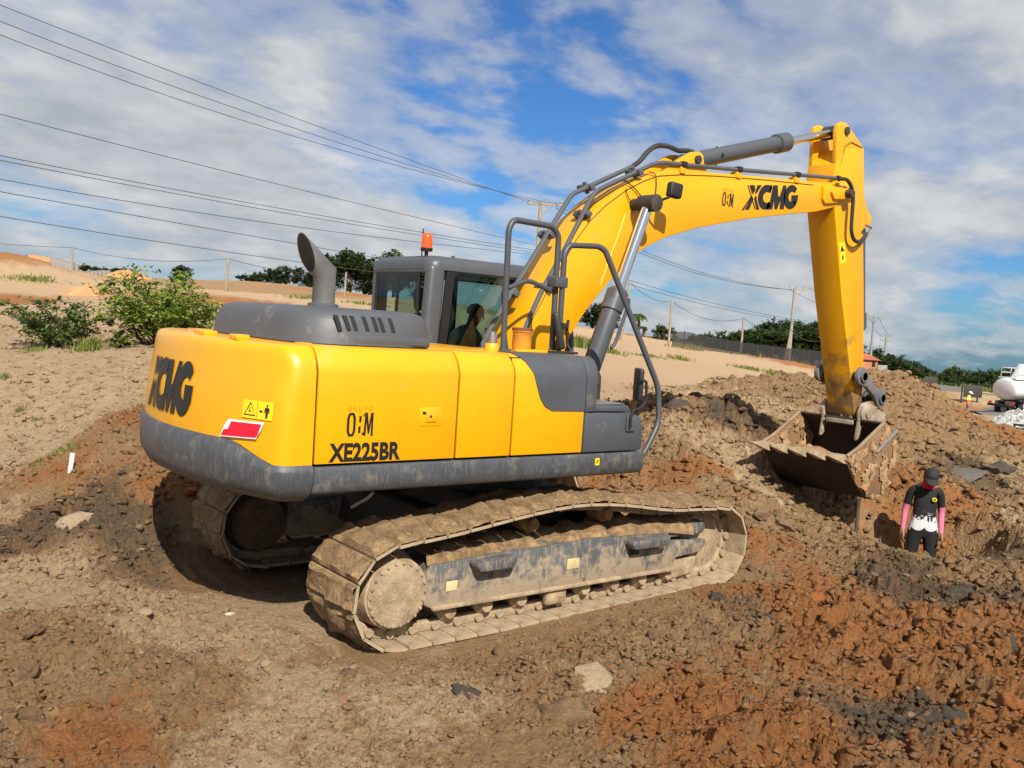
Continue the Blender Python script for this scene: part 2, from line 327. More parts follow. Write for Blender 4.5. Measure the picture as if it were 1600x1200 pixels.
def ground(x, y, detail=True, soil=False):
    x = np.atleast_1d(np.asarray(x, float)); y = np.atleast_1d(np.asarray(y, float))
    wx = fbm(x*.9, y*.9, 3, 40)*.35; wy = fbm(x*.9, y*.9, 3, 50)*.35
    r = np.hypot(x-CAM[0], y-CAM[1]); u, v = _uv(x, y)
    u2, v2 = _uv(x+wx*np.minimum(r/6, 6), y+wy*np.minimum(r/6, 6))
    z = np.zeros_like(x); sw = np.zeros((len(x), len(SOILS))); q = np.zeros_like(x); tot = np.zeros_like(x)
    for i in range(_n):
        z += _W[i]*np.sqrt((u-_cu[i])**2+(v-_cv[i])**2+_C2)
        w = 1/((u2-_cu[i])**2+(v2-_cv[i])**2+.0012)**2; tot += w; q += w*_Q[i]
        k = SOILS.index(_S[i][0]); sw[:, k] += w
    z += _W[_n]; q /= tot; sw /= tot[:, None]
    back = np.clip((np.abs(u/1.15)-1.2)/.6, 0, 1); z = z*(1-back)+.4*back
    far = np.clip((r-135)/70, 0, 1); z = z*(1-far)+(-3.5-.036*(r-135))*far
    # the pit and the ruts left by the tracks
    dx = (x-TR.x+.15)/.85; dy = (y-TR.y+.15)/.95; z -= 1.05*np.exp(-(dx*dx+dy*dy)**2*1.3)
    dx = (x-5.4)/1.3; dy = (y-.2)/.9; z -= .25*np.exp(-(dx*dx+dy*dy)**2)
    under = np.exp(-(((x+.0)/2.6)**8+((y+.1)/1.9)**8)); q = q*(1-under*.6)
    if detail:
        fade = np.clip(2.2-r/22, .35, 1)
        big = np.clip(r/14, .5, 3)
        z += (fbm(x*.55, y*.55, 3, 1)*.10+fbm(x*1.8, y*1.8, 4, 5)*.055)*(.12+q)*big*(1-under*.8)
        a = clods(x, y, .55, 11); b = clods(x+3.1, y, .24, 12, .4); c = clods(x, y+5.3, .10, 13, .4, .22); e = lumps(x+1.3, y+9.3, .05, 14, .7)
        pm = np.clip(.55+fbm(x*.8, y*.8, 2, 33)*1.3, 0, 1); qq = q*(1-under*.9)
        pm2 = np.clip(.5+fbm(x*.45+4, y*.45, 2, 35)*1.6, 0, 1); z += (a*.42*np.clip(qq*1.5-.6, 0, 1)*pm2+b*.50*np.clip(qq*1.25-.22, 0, 1)*pm+c*.45*np.clip(qq*1.15-.02, .05, 1)*(.45+.55*pm2)+e*.5*np.clip(qq+.1, 0, 1)*pm)*fade
        for yt_ in (-1.19, 1.19):   # prints of the grousers where the machine drove in
            mk = np.exp(-((y-yt_-.12*np.sin(x*.6))/.36)**8)*np.clip((-1.9-x)/.3, 0, 1)*np.clip((x+9)/3, 0, 1)*np.clip(.75+fbm(x*1.7, y*1.7, 2, 90)*1.6, 0, 1); z += mk*(.020*np.clip(np.sin(x*6.2832/.195)*1.6, -1, 1)-.02)
        z += np.abs(fbm(x*5, y*5, 4, 21, .6))*.06*(.12+qq)*fade+fbm(x*14, y*14, 3, 25, .7)*.016*(.4+qq)*fade
    return (z, sw, q) if soil else z
th = np.concatenate([np.linspace(-math.pi, -.80, 60)[:-1], np.linspace(-.80, .80, 1080), np.linspace(.80, math.pi, 60)[1:]])
rr = [.6]
while rr[-1] < 1500:
    r = rr[-1]; rr.append(r*(1.05 if r < 3.4 else 1.0052 if r < 16 else 1.0085 if r < 36 else 1.022 if r < 130 else 1.12))
rr = np.array(rr); TH, RR = np.meshgrid(th, rr)
_gx = (CAM[0]+RR*(np.cos(TH)*_h[0]-np.sin(TH)*_h[1])).ravel(); _gy = (CAM[1]+RR*(np.cos(TH)*_h[1]+np.sin(TH)*_h[0])).ravel()
_gz, _sw, _q = ground(_gx, _gy, soil=True)
_nr, _nc = TH.shape
_idx = np.arange(_nr*_nc).reshape(_nr, _nc)
_f = np.stack([_idx[:-1, :-1], _idx[:-1, 1:], _idx[1:, 1:], _idx[1:, :-1]], -1).reshape(-1, 4)[:, ::-1]
me = bpy.data.meshes.new('ground'); me.vertices.add(len(_gx)); me.vertices.foreach_set('co', np.stack([_gx, _gy, _gz], -1).astype(np.float32).ravel())
me.loops.add(_f.size); me.loops.foreach_set('vertex_index', _f.ravel().astype(np.int32)); me.polygons.add(len(_f)); me.polygons.foreach_set('loop_start', (np.arange(len(_f))*4).astype(np.int32))
me.polygons.foreach_set('use_smooth', np.ones(len(_f), bool)); me.update(calc_edges=True)
def setcol(me, name, arr):
    a = me.color_attributes.new(name, 'FLOAT_COLOR', 'POINT'); c = np.ones((len(me.vertices), 4), np.float32); c[:, :arr.shape[1]] = arr; a.data.foreach_set('color', c.ravel())
setcol(me, 'soil', np.stack([_sw[:, 3], _sw[:, 4], _sw[:, 1]], -1)); setcol(me, 'soil2', np.stack([_sw[:, 0], _sw[:, 5], np.clip(_q, 0, 1)], -1))
def soil_color(nt, scale=1.0):
    """mixes the five soils of the site by the surveyed map plus noise; returns colour socket and a height socket"""
    g = N(nt, 'ShaderNodeNewGeometry'); pos = g.outputs['Position']
    A = N(nt, 'ShaderNodeVertexColor', layer_name='soil'); B = N(nt, 'ShaderNodeVertexColor', layer_name='soil2')
    sa = N(nt, 'ShaderNodeSeparateColor'); LK(nt, A.outputs[0], sa.inputs[0]); sb = N(nt, 'ShaderNodeSeparateColor'); LK(nt, B.outputs[0], sb.inputs[0])
    def nz(s, d=6.0, r=.6, off=0, dist=0):
        m = N(nt, 'ShaderNodeMapping'); m.inputs['Location'].default_value = (off, off*.7, off*.3); LK(nt, pos, m.inputs[0])
        n = N(nt, 'ShaderNodeTexNoise', i_Scale=s, i_Detail=d, i_Roughness=r, i_Distortion=dist); LK(nt, m.outputs[0], n.inputs['Vector']); return n.outputs[0]
    nA = nz(1.5, 8.0, .66, 0, .4); nB = nz(5.5, 7.0, .7, 9, .3); nC = nz(34, 5.0, .7, 4); nD = nz(2.3, 6.0, .7, 31, .5)
    def band(src, lo, hi):
        r = ramp(nt, ((lo, 0.0), (hi, 1.0))); LK(nt, src, r.inputs[0]); return r.outputs[0]
    def sel(w, n, k=.75, wk=.72):   # patchy transition: weight + noise
        nn = math_(nt, 'ADD', math_(nt, 'MULTIPLY', n, .5), math_(nt, 'MULTIPLY', math_(nt, 'ADD', nB, nC), .25)); return band(math_(nt, 'ADD', math_(nt, 'MULTIPLY', w, wk), math_(nt, 'MULTIPLY', math_(nt, 'SUBTRACT', nn, .5), k*4.2)), .16, .60)
    brown = mix(nt, nB, (.24, .138, .064), (.47, .305, .16))
    pale = mix(nt, nB, (.42, .285, .155), (.62, .47, .30))
    c = mix(nt, sel(sb.outputs[0], nz(4.5, 8.0, .72, 77, 1.0), 1.0, .6), brown, pale)
    c = mix(nt, sel(sa.outputs[1], nD, .55), c, mix(nt, nB, (.095, .068, .045), (.22, .15, .088)))
    c = mix(nt, math_(nt, 'MULTIPLY', sel(sa.outputs[0], nz(3.0, 8.0, .72, 17, .8), .9, .70), .92), c, mix(nt, nB, (.27, .095, .028), (.48, .215, .075)))
    c = mix(nt, sel(sa.outputs[2], nA, .25, 1.0), c, mix(nt, nB, (.47, .30, .165), (.58, .42, .27)))
    c = mix(nt, sel(sb.outputs[1], nA, .4, 1.0), c, mix(nt, nB, (.07, .085, .02), (.2, .17, .06)))
    sp = ramp(nt, ((.28, .30), (.46, .95), (.56, 1.05), (.75, 1.7))); LK(nt, math_(nt, 'ADD', math_(nt, 'MULTIPLY', nC, .55), math_(nt, 'MULTIPLY', nz(110, 4.0, .7, 61), .45)), sp.inputs[0])
    c = mix(nt, .85, c, mix(nt, 1.0, c, sp.outputs[0], 'MULTIPLY'))
    return c, nB, nC, sb.outputs[2], pos
gm = bpy.data.materials.new('churned_earth'); gm.use_nodes = True; nt = gm.node_tree; b = nt.nodes['Principled BSDF']
c, nB, nC, rough_, pos = soil_color(nt); LK(nt, c, b.inputs['Base Color']); b.inputs['Roughness'].default_value = .95; b.inputs['Specular IOR Level'].default_value = .15
vo = N(nt, 'ShaderNodeTexVoronoi', i_Scale=26.0, feature='SMOOTH_F1'); vo.inputs['Smoothness'].default_value = .4; LK(nt, pos, vo.inputs['Vector'])
nE = N(nt, 'ShaderNodeTexNoise', i_Scale=75.0, i_Detail=6.0, i_Roughness=.75); LK(nt, pos, nE.inputs['Vector'])
hh = math_(nt, 'ADD', math_(nt, 'ADD', math_(nt, 'MULTIPLY', nC, .8), math_(nt, 'MULTIPLY', nE.outputs[0], .9)), math_(nt, 'MULTIPLY', vo.outputs[0], math_(nt, 'MULTIPLY', rough_, -.9)))
bp = N(nt, 'ShaderNodeBump', i_Strength=1.0, i_Distance=.045); LK(nt, hh, bp.inputs['Height']); LK(nt, bp.outputs[0], b.inputs['Normal'])
me.materials.append(gm)
GROUND = link(bpy.data.objects.new('ground', me)); GROUND['kind'] = 'structure'
def gz(x, y): return float(ground(x, y, detail=False)[0])
def gzd(x, y): return float(ground(x, y)[0])
# ---------------------------------------------------------------- lettering helpers
def text2d(body, size=1, bold=0, sx=1, shear=0):
    cu = bpy.data.curves.new('t', 'FONT'); cu.body = body; cu.size = size; cu.offset = bold; cu.shear = shear; cu.resolution_u = 4
    o = link(bpy.data.objects.new('t', cu)); bpy.context.view_layer.update()
    me = bpy.data.meshes.new_from_object(o); vs = [(v.co.x*sx, v.co.y) for v in me.vertices]; fs = [tuple(p.vertices) for p in me.polygons]
    bpy.data.objects.remove(o); bpy.data.meshes.remove(me); bpy.data.curves.remove(cu)
    x0 = min(v[0] for v in vs); y0 = min(v[1] for v in vs); return [(x-x0, y-y0) for x, y in vs], fs
def arc2d(cx, cy, rx, ry, ix, iy, jx, jy, a0, a1, n=26):
    """open ring from angle a0 to a1 (outer rx,ry about c, inner jx,jy about i), y up"""
    v = []; f = []
    for k in range(n+1):
        a = math.radians(a0+(a1-a0)*k/n); v += [(cx+rx*math.cos(a), cy+ry*math.sin(a)), (ix+jx*math.cos(a), iy+jy*math.sin(a))]
    for k in range(n): f.append((2*k, 2*k+2, 2*k+3, 2*k+1))
    return v, f
def logo2d():
    """the four letter mark, unit height, origin lower left"""
    V = []; F = []
    def add(v, f):
        n = len(V); V.extend(v); F.extend(tuple(i+n for i in g) for g in f)
    def P(*p): add([((x-290)/270, (388-y)/270) for x, y in p], [tuple(range(len(p)))])
    def Q(v, f): add([((x-290)/270, (388-y)/270) for x, y in v], f)
    P((330, 125), (339, 125), (434, 383), (425, 383)); P((350, 125), (402, 125), (414, 178), (387, 226)); P((430, 125), (478, 125), (432, 205), (408, 225))
    P((383, 237), (401, 272), (366, 383), (322, 383)); P((374, 240), (380, 250), (312, 388), (292, 388)); P((406, 262), (426, 232), (441, 300), (470, 383), (441, 383))
    Q(*arc2d(530, 252, 84, 133, 540, 255, 42, 58, 48, 312)); P((560, 125), (585, 125), (574, 205), (560, 200)); P((545, 320), (572, 300), (566, 383), (540, 384))
    P((566, 383), (592, 125), (642, 125), (656, 245), (672, 245), (700, 125), (735, 125), (728, 383), (682, 383), (684, 285), (655, 383), (628, 383), (614, 285), (606, 383))
    Q(*arc2d(795, 252, 80, 133, 805, 250, 38, 56, 40, 318)); P((800, 232), (873, 232), (868, 310), (846, 352), (820, 305), (800, 302))
    return V, F
def decal(name, v2, f2, fn, mat_, parent, cuts=0):
    """print that lies on a surface: fn maps flat (u, v) to 3D; cuts slices it finely for curved faces"""
    b = bmesh.new(); vs = [b.verts.new((x, y, 0)) for x, y in v2]
    for f in f2:
        try: b.faces.new([vs[i] for i in f])
        except ValueError: pass
    if cuts:
        x0 = min(v[0] for v in v2); x1 = max(v[0] for v in v2)
        for k in range(1, cuts):
            bmesh.ops.bisect_plane(b, geom=b.verts[:]+b.edges[:]+b.faces[:], plane_co=(x0+(x1-x0)*k/cuts, 0, 0), plane_no=(1, 0, 0))
    for v in b.verts: v.co = fn(v.co.x, v.co.y)
    me = bpy.data.meshes.new(name); b.to_mesh(me); b.free(); return mesh_obj(name, me, mat_, parent, 0)
# ---------------------------------------------------------------- excavator
EX = empty('excavator', (0, 0, 0), 'yellow and grey crawler excavator with muddy tracks and raised boom', 'excavator')
S = 1.37
# counterweight: circular tail about the swing axis, straight cheeks
def cw_plan(R, xf, half, cr, n=26):
    """outline from front right round the tail to front left"""
    xc = -math.sqrt(R*R-half*half); a = math.atan2(half, -xc); pts = [(xf, -half)]
    corner = Vector((xc, -half)); t0 = Vector((1, 0)); t1 = Vector((-half, -xc)).normalized(); t1 = Vector((-math.sin(a)*1, math.cos(a)))
    p0 = corner+t0*cr; p1 = corner+Vector((-math.sin(a), math.cos(a)))*cr
    for k in range(6):
        t = k/5; q = p0*(1-t)**2+corner*2*t*(1-t)+p1*t*t; pts.append((q.x, q.y))
    a2 = math.atan2(-p1.y, -p1.x)
    for k in range(1, n): 
        g = a2-2*a2*k/n; pts.append((-R*math.cos(g), -R*math.sin(g)))
    return pts+[(x, -y) for x, y in reversed(pts[:7])]
RC = 2.965
def cw_band_z(x, y):
    """upper edge of the grey bumper: low on the cheeks, high on the tail"""
    a = abs(math.degrees(math.atan2(y, -x))); return 1.315 if a > 25.5 else 1.44 if a < 19 else 1.315+(25.5-a)/6.5*.125
rs = []
for z, off, rr_, sh_ in ((1.315, 0, .08, 0), (1.5, .0, .08, 0), (1.75, -.022, .08, 0), (1.93, -.05, .08, -.003), (2.0, -.058, .08, -.02), (2.05, -.066, .08, -.053), (2.08, -.076, .08, -.084), (2.098, -.095, .08, -.115), (2.106, -.14, .08, -.16)):
    pl = cw_plan(RC-.012+off, -2.41, S-.004+sh_, rr_); rs.append([(x, y, (cw_band_z(x, y)+.0 if z == 1.315 else max(z, cw_band_z(x, y)+.04 if z == 1.5 else z))) for x, y in pl])
CW = MB().rings(rs).build('counterweight', YEL, EX, 50)
rs = []
for z, off in ((1.04, -.30), (1.055, -.12), (1.10, -.03), (1.18, .012), (1.27, .02)):
    pl = cw_plan(RC+off, -2.41, S+off*.9, .10); rs.append([(x, y, z) for x, y in pl])
pl = cw_plan(RC+.02, -2.41, S+.018, .10); rs.append([(x, y, cw_band_z(x, y)-.035) for x, y in pl])
pl = cw_plan(RC-.004, -2.41, S-.002, .10); rs.append([(x, y, cw_band_z(x, y)) for x, y in pl])
MB().rings(rs).build('bumper', GRYD, CW, 50)
def on_tail(y0, z0, R=RC-.004):
    def f(u, v):
        a = (u+y0)/R; z = z0+v; o = np.interp(z, (1.5, 1.75, 1.93), (0, -.022, -.05)); return (-(R+o)*math.cos(a), -(R+o)*math.sin(a)*-1 if False else -(R+o)*math.sin(a), z)
    return f
V, F = logo2d(); h = .40
decal('lettering', [(x*h*1.12, y*h) for x, y in V], F, on_tail(-.50, 1.52), DECAL, CW, 40)
# sticker and red reflector near the corner of the tail
def rect2(x0, y0, x1, y1): return [(x0, y0), (x1, y0), (x1, y1), (x0, y1)], [(0, 1, 2, 3)]
st = decal('warning_sticker', *rect2(0, 0, .27, .12), on_tail(1.05, 1.60), LYEL, CW, 8)
f2 = on_tail(1.05, 1.60, RC-.0005)
v = []; f = []
def padd(p):
    n = len(v); v.extend(p); f.append(tuple(range(n, n+len(p))))
for p in ([(.02, .02), (.125, .02), (.12, .026), (.028, .026)], [(.02, .02), (.028, .026), (.078, .103), (.073, .11)], [(.12, .026), (.125, .02), (.073, .11), (.073, .10)], [(.06, .045), (.085, .045), (.085, .05), (.06, .05)], [(.068, .05), (.074, .05), (.072, .075), (.066, .075)],
          [(.155, .055), (.17, .065), (.17, .06), (.185, .06), (.185, .05), (.17, .05), (.17, .045)], [(.205, .082), (.24, .082), (.246, .05), (.236, .05), (.234, .07), (.232, .012), (.224, .012), (.222, .045), (.22, .012), (.212, .012), (.21, .07), (.206, .05), (.198, .05)],
          [(.216, .088), (.228, .088), (.23, .098), (.222, .104), (.214, .098)], [(.135, .005), (.138, .005), (.138, .115), (.135, .115)]): padd(p)
decal('pictogram', v, f, f2, DECAL, CW, 6)
rf = on_tail(.86, 1.42, RC+.004)
decal('reflector_border', [(0, .03), (.035, .10), (.075, .155), (.405, .165), (.385, .11), (.355, .065), (.35, .05)], [(0, 1, 2, 3, 4, 5, 6)], rf, WHT, CW, 10)
decal('red_reflector', [(.015, .04), (.045, .083), (.085, .088), (.11, .143), (.388, .152), (.365, .08), (.345, .06)], [(0, 1, 2, 3, 4, 5, 6)], on_tail(.86, 1.42, RC+.007), RED, CW, 10)
# side panels with a rolled shoulder
def shoulder(x0, x1, z0, side=-1, top=2.108, inset=.0):
    pr = [(S, z0), (S, 1.93), (S-.006, 1.965), (S-.02, 2.0), (S-.045, 2.04), (S-.07, 2.07), (S-.10, 2.093), (S-.14, 2.105), (S-.32, top)]
    inner = [(y-.03, z-.02) for y, z in reversed(pr)]; inner[-1] = (S-.03, z0)
    return MB().prism([(side*y, z) for y, z in pr+inner], x0, x1, .006, 0, 'X')
ED = shoulder(-2.395, -1.268, 1.318).build('engine_door', YEL, EX, 30)
SD = shoulder(-1.252, -.745, 1.318).build('side_door', YEL, EX, 30)
# front panel: yellow with the sweeping grey tank cover
FP = shoulder(-.729, .012, 1.318).build('front_panel', YEL, EX, 30)
gp = xz(((802, 556), (812, 557), (826, 585), (832, 605), (836, 622), (846, 638), (860, 646), (912, 647), (915, 588), (910, 561)), -S)
pts2 = [(-.70, 2.11), (-.615, 2.05), (-.555, 1.96), (-.515, 1.86), (-.475, 1.765), (-.42, 1.70), (-.34, 1.665), (.008, 1.66), (.008, 1.8), (.008, 2.0), (.008, 2.11)]
def on_side(x, z, o=.006):
    y = np.interp(z, (1.93, 1.965, 2.0, 2.04, 2.07, 2.093, 2.105, 2.11), (S, S-.006, S-.02, S-.045, S-.07, S-.10, S-.14, S-.30)); return (x, -(y+o), z+(o if z > 2.05 else 0))
b = bmesh.new(); vs = [b.verts.new((x, 0, z)) for x, z in pts2]; b.faces.new(vs)
for z in (1.8, 1.93, 1.965, 2.0, 2.02, 2.04, 2.055, 2.07, 2.082, 2.093, 2.1, 2.105): bmesh.ops.bisect_plane(b, geom=b.verts[:]+b.edges[:]+b.faces[:], plane_co=(0, 0, z), plane_no=(0, 0, 1))
ret = bmesh.ops.extrude_face_region(b, geom=b.faces[:]); up = [g for g in ret['geom'] if isinstance(g, bmesh.types.BMVert)]; ups = set(up)
for q in b.verts: q.co = on_side(q.co.x, q.co.z, .007 if q in ups else -.002)
bmesh.ops.recalc_face_normals(b, faces=b.faces[:])
m_ = bpy.data.meshes.new('tank_cover'); b.to_mesh(m_); b.free(); mesh_obj('tank_cover', m_, GRY, FP, 35)
shoulder(.026, .145, 1.655).build('tank_end_trim', GRY, EX, 30)
# toolbox with step on top, lid
TB = MB().prism([(.03, 1.312), (.725, 1.312), (.735, 1.40), (.725, 1.52), (.69, 1.60), (.62, 1.638), (.03, 1.645)], -S, -.62, .018).build('toolbox', GRY, EX)
MB().prism([(.16, 1.652), (.60, 1.646), (.56, 1.70), (.16, 1.705)], -S+.03, -.64, .012).build('lid', GRY, TB)
MB().box(.18, .54, -S+.06, -.68, 1.706, 1.716, .003).build('tread_plate', STL, TB)
# lower skirts
SK = MB().prism([(-S-.012, 1.30), (-S-.012, 1.17), (-S+.02, 1.115), (-S+.12, 1.09), (-1.0, 1.09), (-1.0, 1.30)], -2.395, .76, .014, 0, 'X').build('side_skirt', GRYD, EX)
MB().prism([(S+.012, 1.30), (S+.012, 1.17), (S-.02, 1.115), (S-.12, 1.09), (1.0, 1.09), (1.0, 1.30)], -2.395, .76, .014, 0, 'X').build('side_skirt', GRYD, EX)
d = .016
decal('sticker', *rect2(.165, 1.205, .215, 1.265), lambda u, w: (u, -S-.0145, w), LYEL, SK)
decal('sticker_mark', [(.178, 1.22), (.19, 1.22), (.19, 1.235), (.203, 1.235), (.203, 1.25), (.188, 1.25), (.188, 1.238), (.178, 1.238)], [tuple(range(8))], lambda u, w: (u, -S-.016, w), DECAL, SK)
# left side of the body, floor and hidden core
MB().prism([(S, 1.318), (S, 1.93), (S-.05, 2.05), (S-.14, 2.1), (S-.14, 1.318)], -2.395, -.5, .01, 0, 'X').build('engine_door', YEL, EX, 30)
MB().box(-2.42, .70, -1.02, 1.02, 1.06, 1.30, .01).box(-2.40, -.46, -1.08, 1.30, 1.30, 2.085, .01).box(-.74, .02, -1.3, -.62, 1.3, 2.08, .0).build('revolving_frame', DARKM, EX)
MB().box(-.45, .75, -.60, -.30, 1.30, 1.98, .01).box(-.45, .75, .20, .24, 1.30, 1.98, .01).build('boom_bracket', DARKM, EX)
MB().box(-2.38, -.47, -1.05, 1.22, 2.086, 2.112, .008).box(-.72, .01, -1.06, -.35, 2.086, 2.110, .006).build('deck_plate', YEL, EX)
# text on the engine door
def side_txt(px, py, hpx, body, bold, sx, parent, Y=-S-.0035, mt=DECAL, hsc=None):
    p = at(px, py, Y=Y); q = at(px, py-hpx, Y=Y); hh = q.z-p.z; V, F = text2d(body, 1, bold); hy = max(y for x, y in V); k = hh/hy
    return decal('lettering', [(x*k*sx, y*k) for x, y in V], F, lambda u, w: (p.x+u, Y, p.z+w), mt, parent)
def obm(parent, Y, x0, z0, h):
    v = []; f = []
    def padd(p):
        n = len(v); v.extend(p); f.append(tuple(range(n, n+len(p))))
    def q(x0_, y0_, x1_, y1_): padd([(x0_, y0_), (x1_, y0_), (x1_, y1_), (x0_, y1_)])
    n = len(v); V, F = arc2d(.17, .5, .17, .5, .17, .5, .075, .40, 0, 360, 28)
    # squarish O
    V = [(.17+math.copysign(min(abs(x-.17)*1.15, .17 if i % 2 == 0 else .075), x-.17), .5+math.copysign(min(abs(y-.5)*1.1, .5 if i % 2 == 0 else .40), y-.5)) for i, (x, y) in enumerate(V)]
    v.extend(V); f.extend(F)
    q(.47, .60, .56, .86); q(.45, .14, .54, .42); padd([(.60, .02), (.69, .10), (.66, .16), (.60, .14)]); padd([(.62, .9), (.7, 1), (.66, .8)])
    padd([(.66, .02), (.70, 1), (.80, 1), (.86, .45), (.93, 1), (1.03, 1), (1.03, 0), (.95, 0), (.95, .62), (.89, .1), (.83, .1), (.76, .62), (.75, .02)])
    decal('lettering', [(x*h*1.22, y*h) for x, y in v], f, lambda u, w: (x0+u, Y, z0+w), DECAL, parent)
    V, F = text2d('G R U P O', 1, 0); k = h*1.22/max(x for x, y in V)
    decal('small_lettering', [(x*k, y*k) for x, y in V], F, lambda u, w: (x0+u, Y, z0+h*1.08+w), OLIVE, parent)
OLIVE = mat('faded_print', (.45, .25, .01), .5)
p = at(541, 682, Y=-S-.0035); q = at(540, 645, Y=-S-.0035); obm(ED, -S-.0035, p.x, p.z, q.z-p.z)
side_txt(513, 723, 30, 'XE225BR', .04, .83, ED)
p0 = at(655, 666, Y=-S); 
MB().box(p0.x, p0.x+.19, -S-.004, -S+.01, p0.z, p0.z+.135, .003).build('latch_recess', YEL, ED)
LB = MB().box(p0.x+.05, p0.x+.14, -S-.012, -S+.0, p0.z+.03, p0.z+.11, .004).build('latch', YEL, ED)
MB().lathe([(0, .014), (.006, .012), (.008, .004)], (p0.x+.085, -S-.011, p0.z+.075), (p0.x+.085, -S-1, p0.z+.075), 12).build('lock', CHR, ED)
MB().box(p0.x+.02, p0.x+.05, -S-.006, -S+.0, p0.z+.085, p0.z+.105).build('latch_slot', BLK, ED)
# engine hood: long rounded grey cover with slots
def hood_ring(z, g, r): return rrect(-2.43+g, -1.22-g*.7, -1.16+g, .80-g, max(.05, r-g*.4), z, 8)
rs = [hood_ring(2.113, .0, .40), hood_ring(2.2, .012, .40), hood_ring(2.27, .03, .40), hood_ring(2.32, .05, .40), hood_ring(2.345, .08, .40), hood_ring(2.36, .12, .40), hood_ring(2.367, .17, .40), hood_ring(2.372, .30, .38)]
HD = MB().rings(rs).build('engine_hood', HOODG, EX, 60)
for i, px in enumerate((522, 536, 547, 565, 580, 590, 606)):
    a = at(px, 490, Y=-1.09); c_ = [(a.x-.017, 2.318), (a.x+.017, 2.318), (a.x+.030, 2.215), (a.x-.004, 2.215)]
    # slot follows the slope of the hood flank
    vs = []
    for z in (2.318, 2.295, 2.27, 2.245, 2.215):
        sx_ = a.x+.026*(2.318-z)/.103
        for o, w_ in ((-.01, -.016), (.004, -.016), (.004, .016), (-.01, .016)): vs.append((sx_+w_, -np.interp(z, (2.2, 2.27, 2.32), (1.148, 1.13, 1.11))-o, z))
    MB().rings([vs[4*k:4*k+4] for k in range(5)]).build('vent_slot', BLK, HD)
MB().box(-2.02, -1.40, -1.162, -1.14, 2.125, 2.185, .01).build('hood_rib', HOODG, HD)
for px, y in ((290, -.55), (345, -.62)): pass
for (x, y) in ((-2.72, -.20), (-2.66, .05), (-2.70, -.75)): MB().box(x-.05, x+.05, y-.07, y+.07, 2.10, 2.14, .01).build('lifting_eye', YEL, CW)
# exhaust stack: bent pipe with slanted mouth
c0 = at(505, 475, Y=-.35); top = at(503, 408, Y=-.35)
cx, cy = c0.x, -.35
pts = [(cx, cy, 2.36), (cx, cy, 2.62), (cx, cy, 2.70)]; rad = .088
ring0 = []
dirv = Vector((-.77, .0, .64)).normalized()
def ring(c, n, r, k=20):
    n = n.normalized(); u = Vector((0, 1, 0)); u = (u-n*u.dot(n)).normalized(); w = n.cross(u); return [c+(u*math.cos(2*math.pi*i/k)+w*math.sin(2*math.pi*i/k))*r for i in range(k)]
r0 = ring(Vector((cx, cy, 2.36)), Vector((0, 0, 1)), rad); j = Vector((cx, cy, 2.635))
mid = (Vector((0, 0, 1))+dirv).normalized()
def cutring(c, axis, pn, r, k=20):
    out = []
    for p_ in ring(c, axis, r, k): t = (c-p_).dot(pn)/axis.dot(pn); out.append(p_+axis*t)
    return out
r1 = cutring(j, Vector((0, 0, 1)), mid, rad); r2 = cutring(j+dirv*.215, dirv, Vector((-.92, -.22, -.26)).normalized(), rad)
r2i = [q+(j+dirv*.215-q)*.06 for q in r2]; r1i = [q+(j-q)*.08 for q in r1]
EXM = mat('exhaust_steel', (.17, .17, .165), .5, .35, var=.2, dust=.2, dcol=(.12, .09, .06))
MB().rings([r0, r1, r2, r2i], cap=False).build('exhaust_pipe', EXM, HD, 50)
MB().rings([[q+(j+dirv*.215-q)*.055 for q in r2], r1i]).build('exhaust_mouth', BLK, HD, 50)
MB().lathe([(0, .12), (.02, .12), (.03, .1)], (cx, cy, 2.37), (cx, cy, 3), 20).build('exhaust_collar', HOODG, HD)
# small deck fittings
MB().box(-.46, -.02, -1.02, -.98, 2.108, 2.135, .006).build('deck_rim', YEL, EX)
pc = at(768, 549, Y=-.95); MB().lathe([(0, .06), (.06, .058), (.07, .05)], (pc.x, -.95, 2.10), (pc.x, -.95, 3), 14).build('oil_filler_base', YEL, EX)
MB().lathe([(0, .042), (.06, .04), (.065, .03), (.09, .028), (.1, .015)], (pc.x, -.95, 2.168), (pc.x, -.95, 3), 14).build('oil_filler_cap', STL, EX)
pf = at(814, 553, Y=-.8); RUST = mat('rusty_yellow', (.62, .24, .01), .5, var=.1, dust=.5, dcol=(.22, .07, .02), dscale=9)
FN = MB().lathe([(0, .082), (.17, .082), (.172, .088), (.185, .088)], (pf.x, -.8, 2.10), (pf.x, -.8, 3), 20).build('fuel_filler_neck', RUST, EX)
MB().lathe([(0, .09), (.02, .09), (.024, .075)], (pf.x, -.8, 2.286), (pf.x, -.8, 3), 20).build('filler_cap', mat('rust', (.18, .06, .02), .8), FN)
# ------------------------------------------------ cab
CB = empty  # (cab is a mesh part: the painted frame)
x0, x1, y0, y1 = -.52, 1.36, .25, 1.33
m = MB()
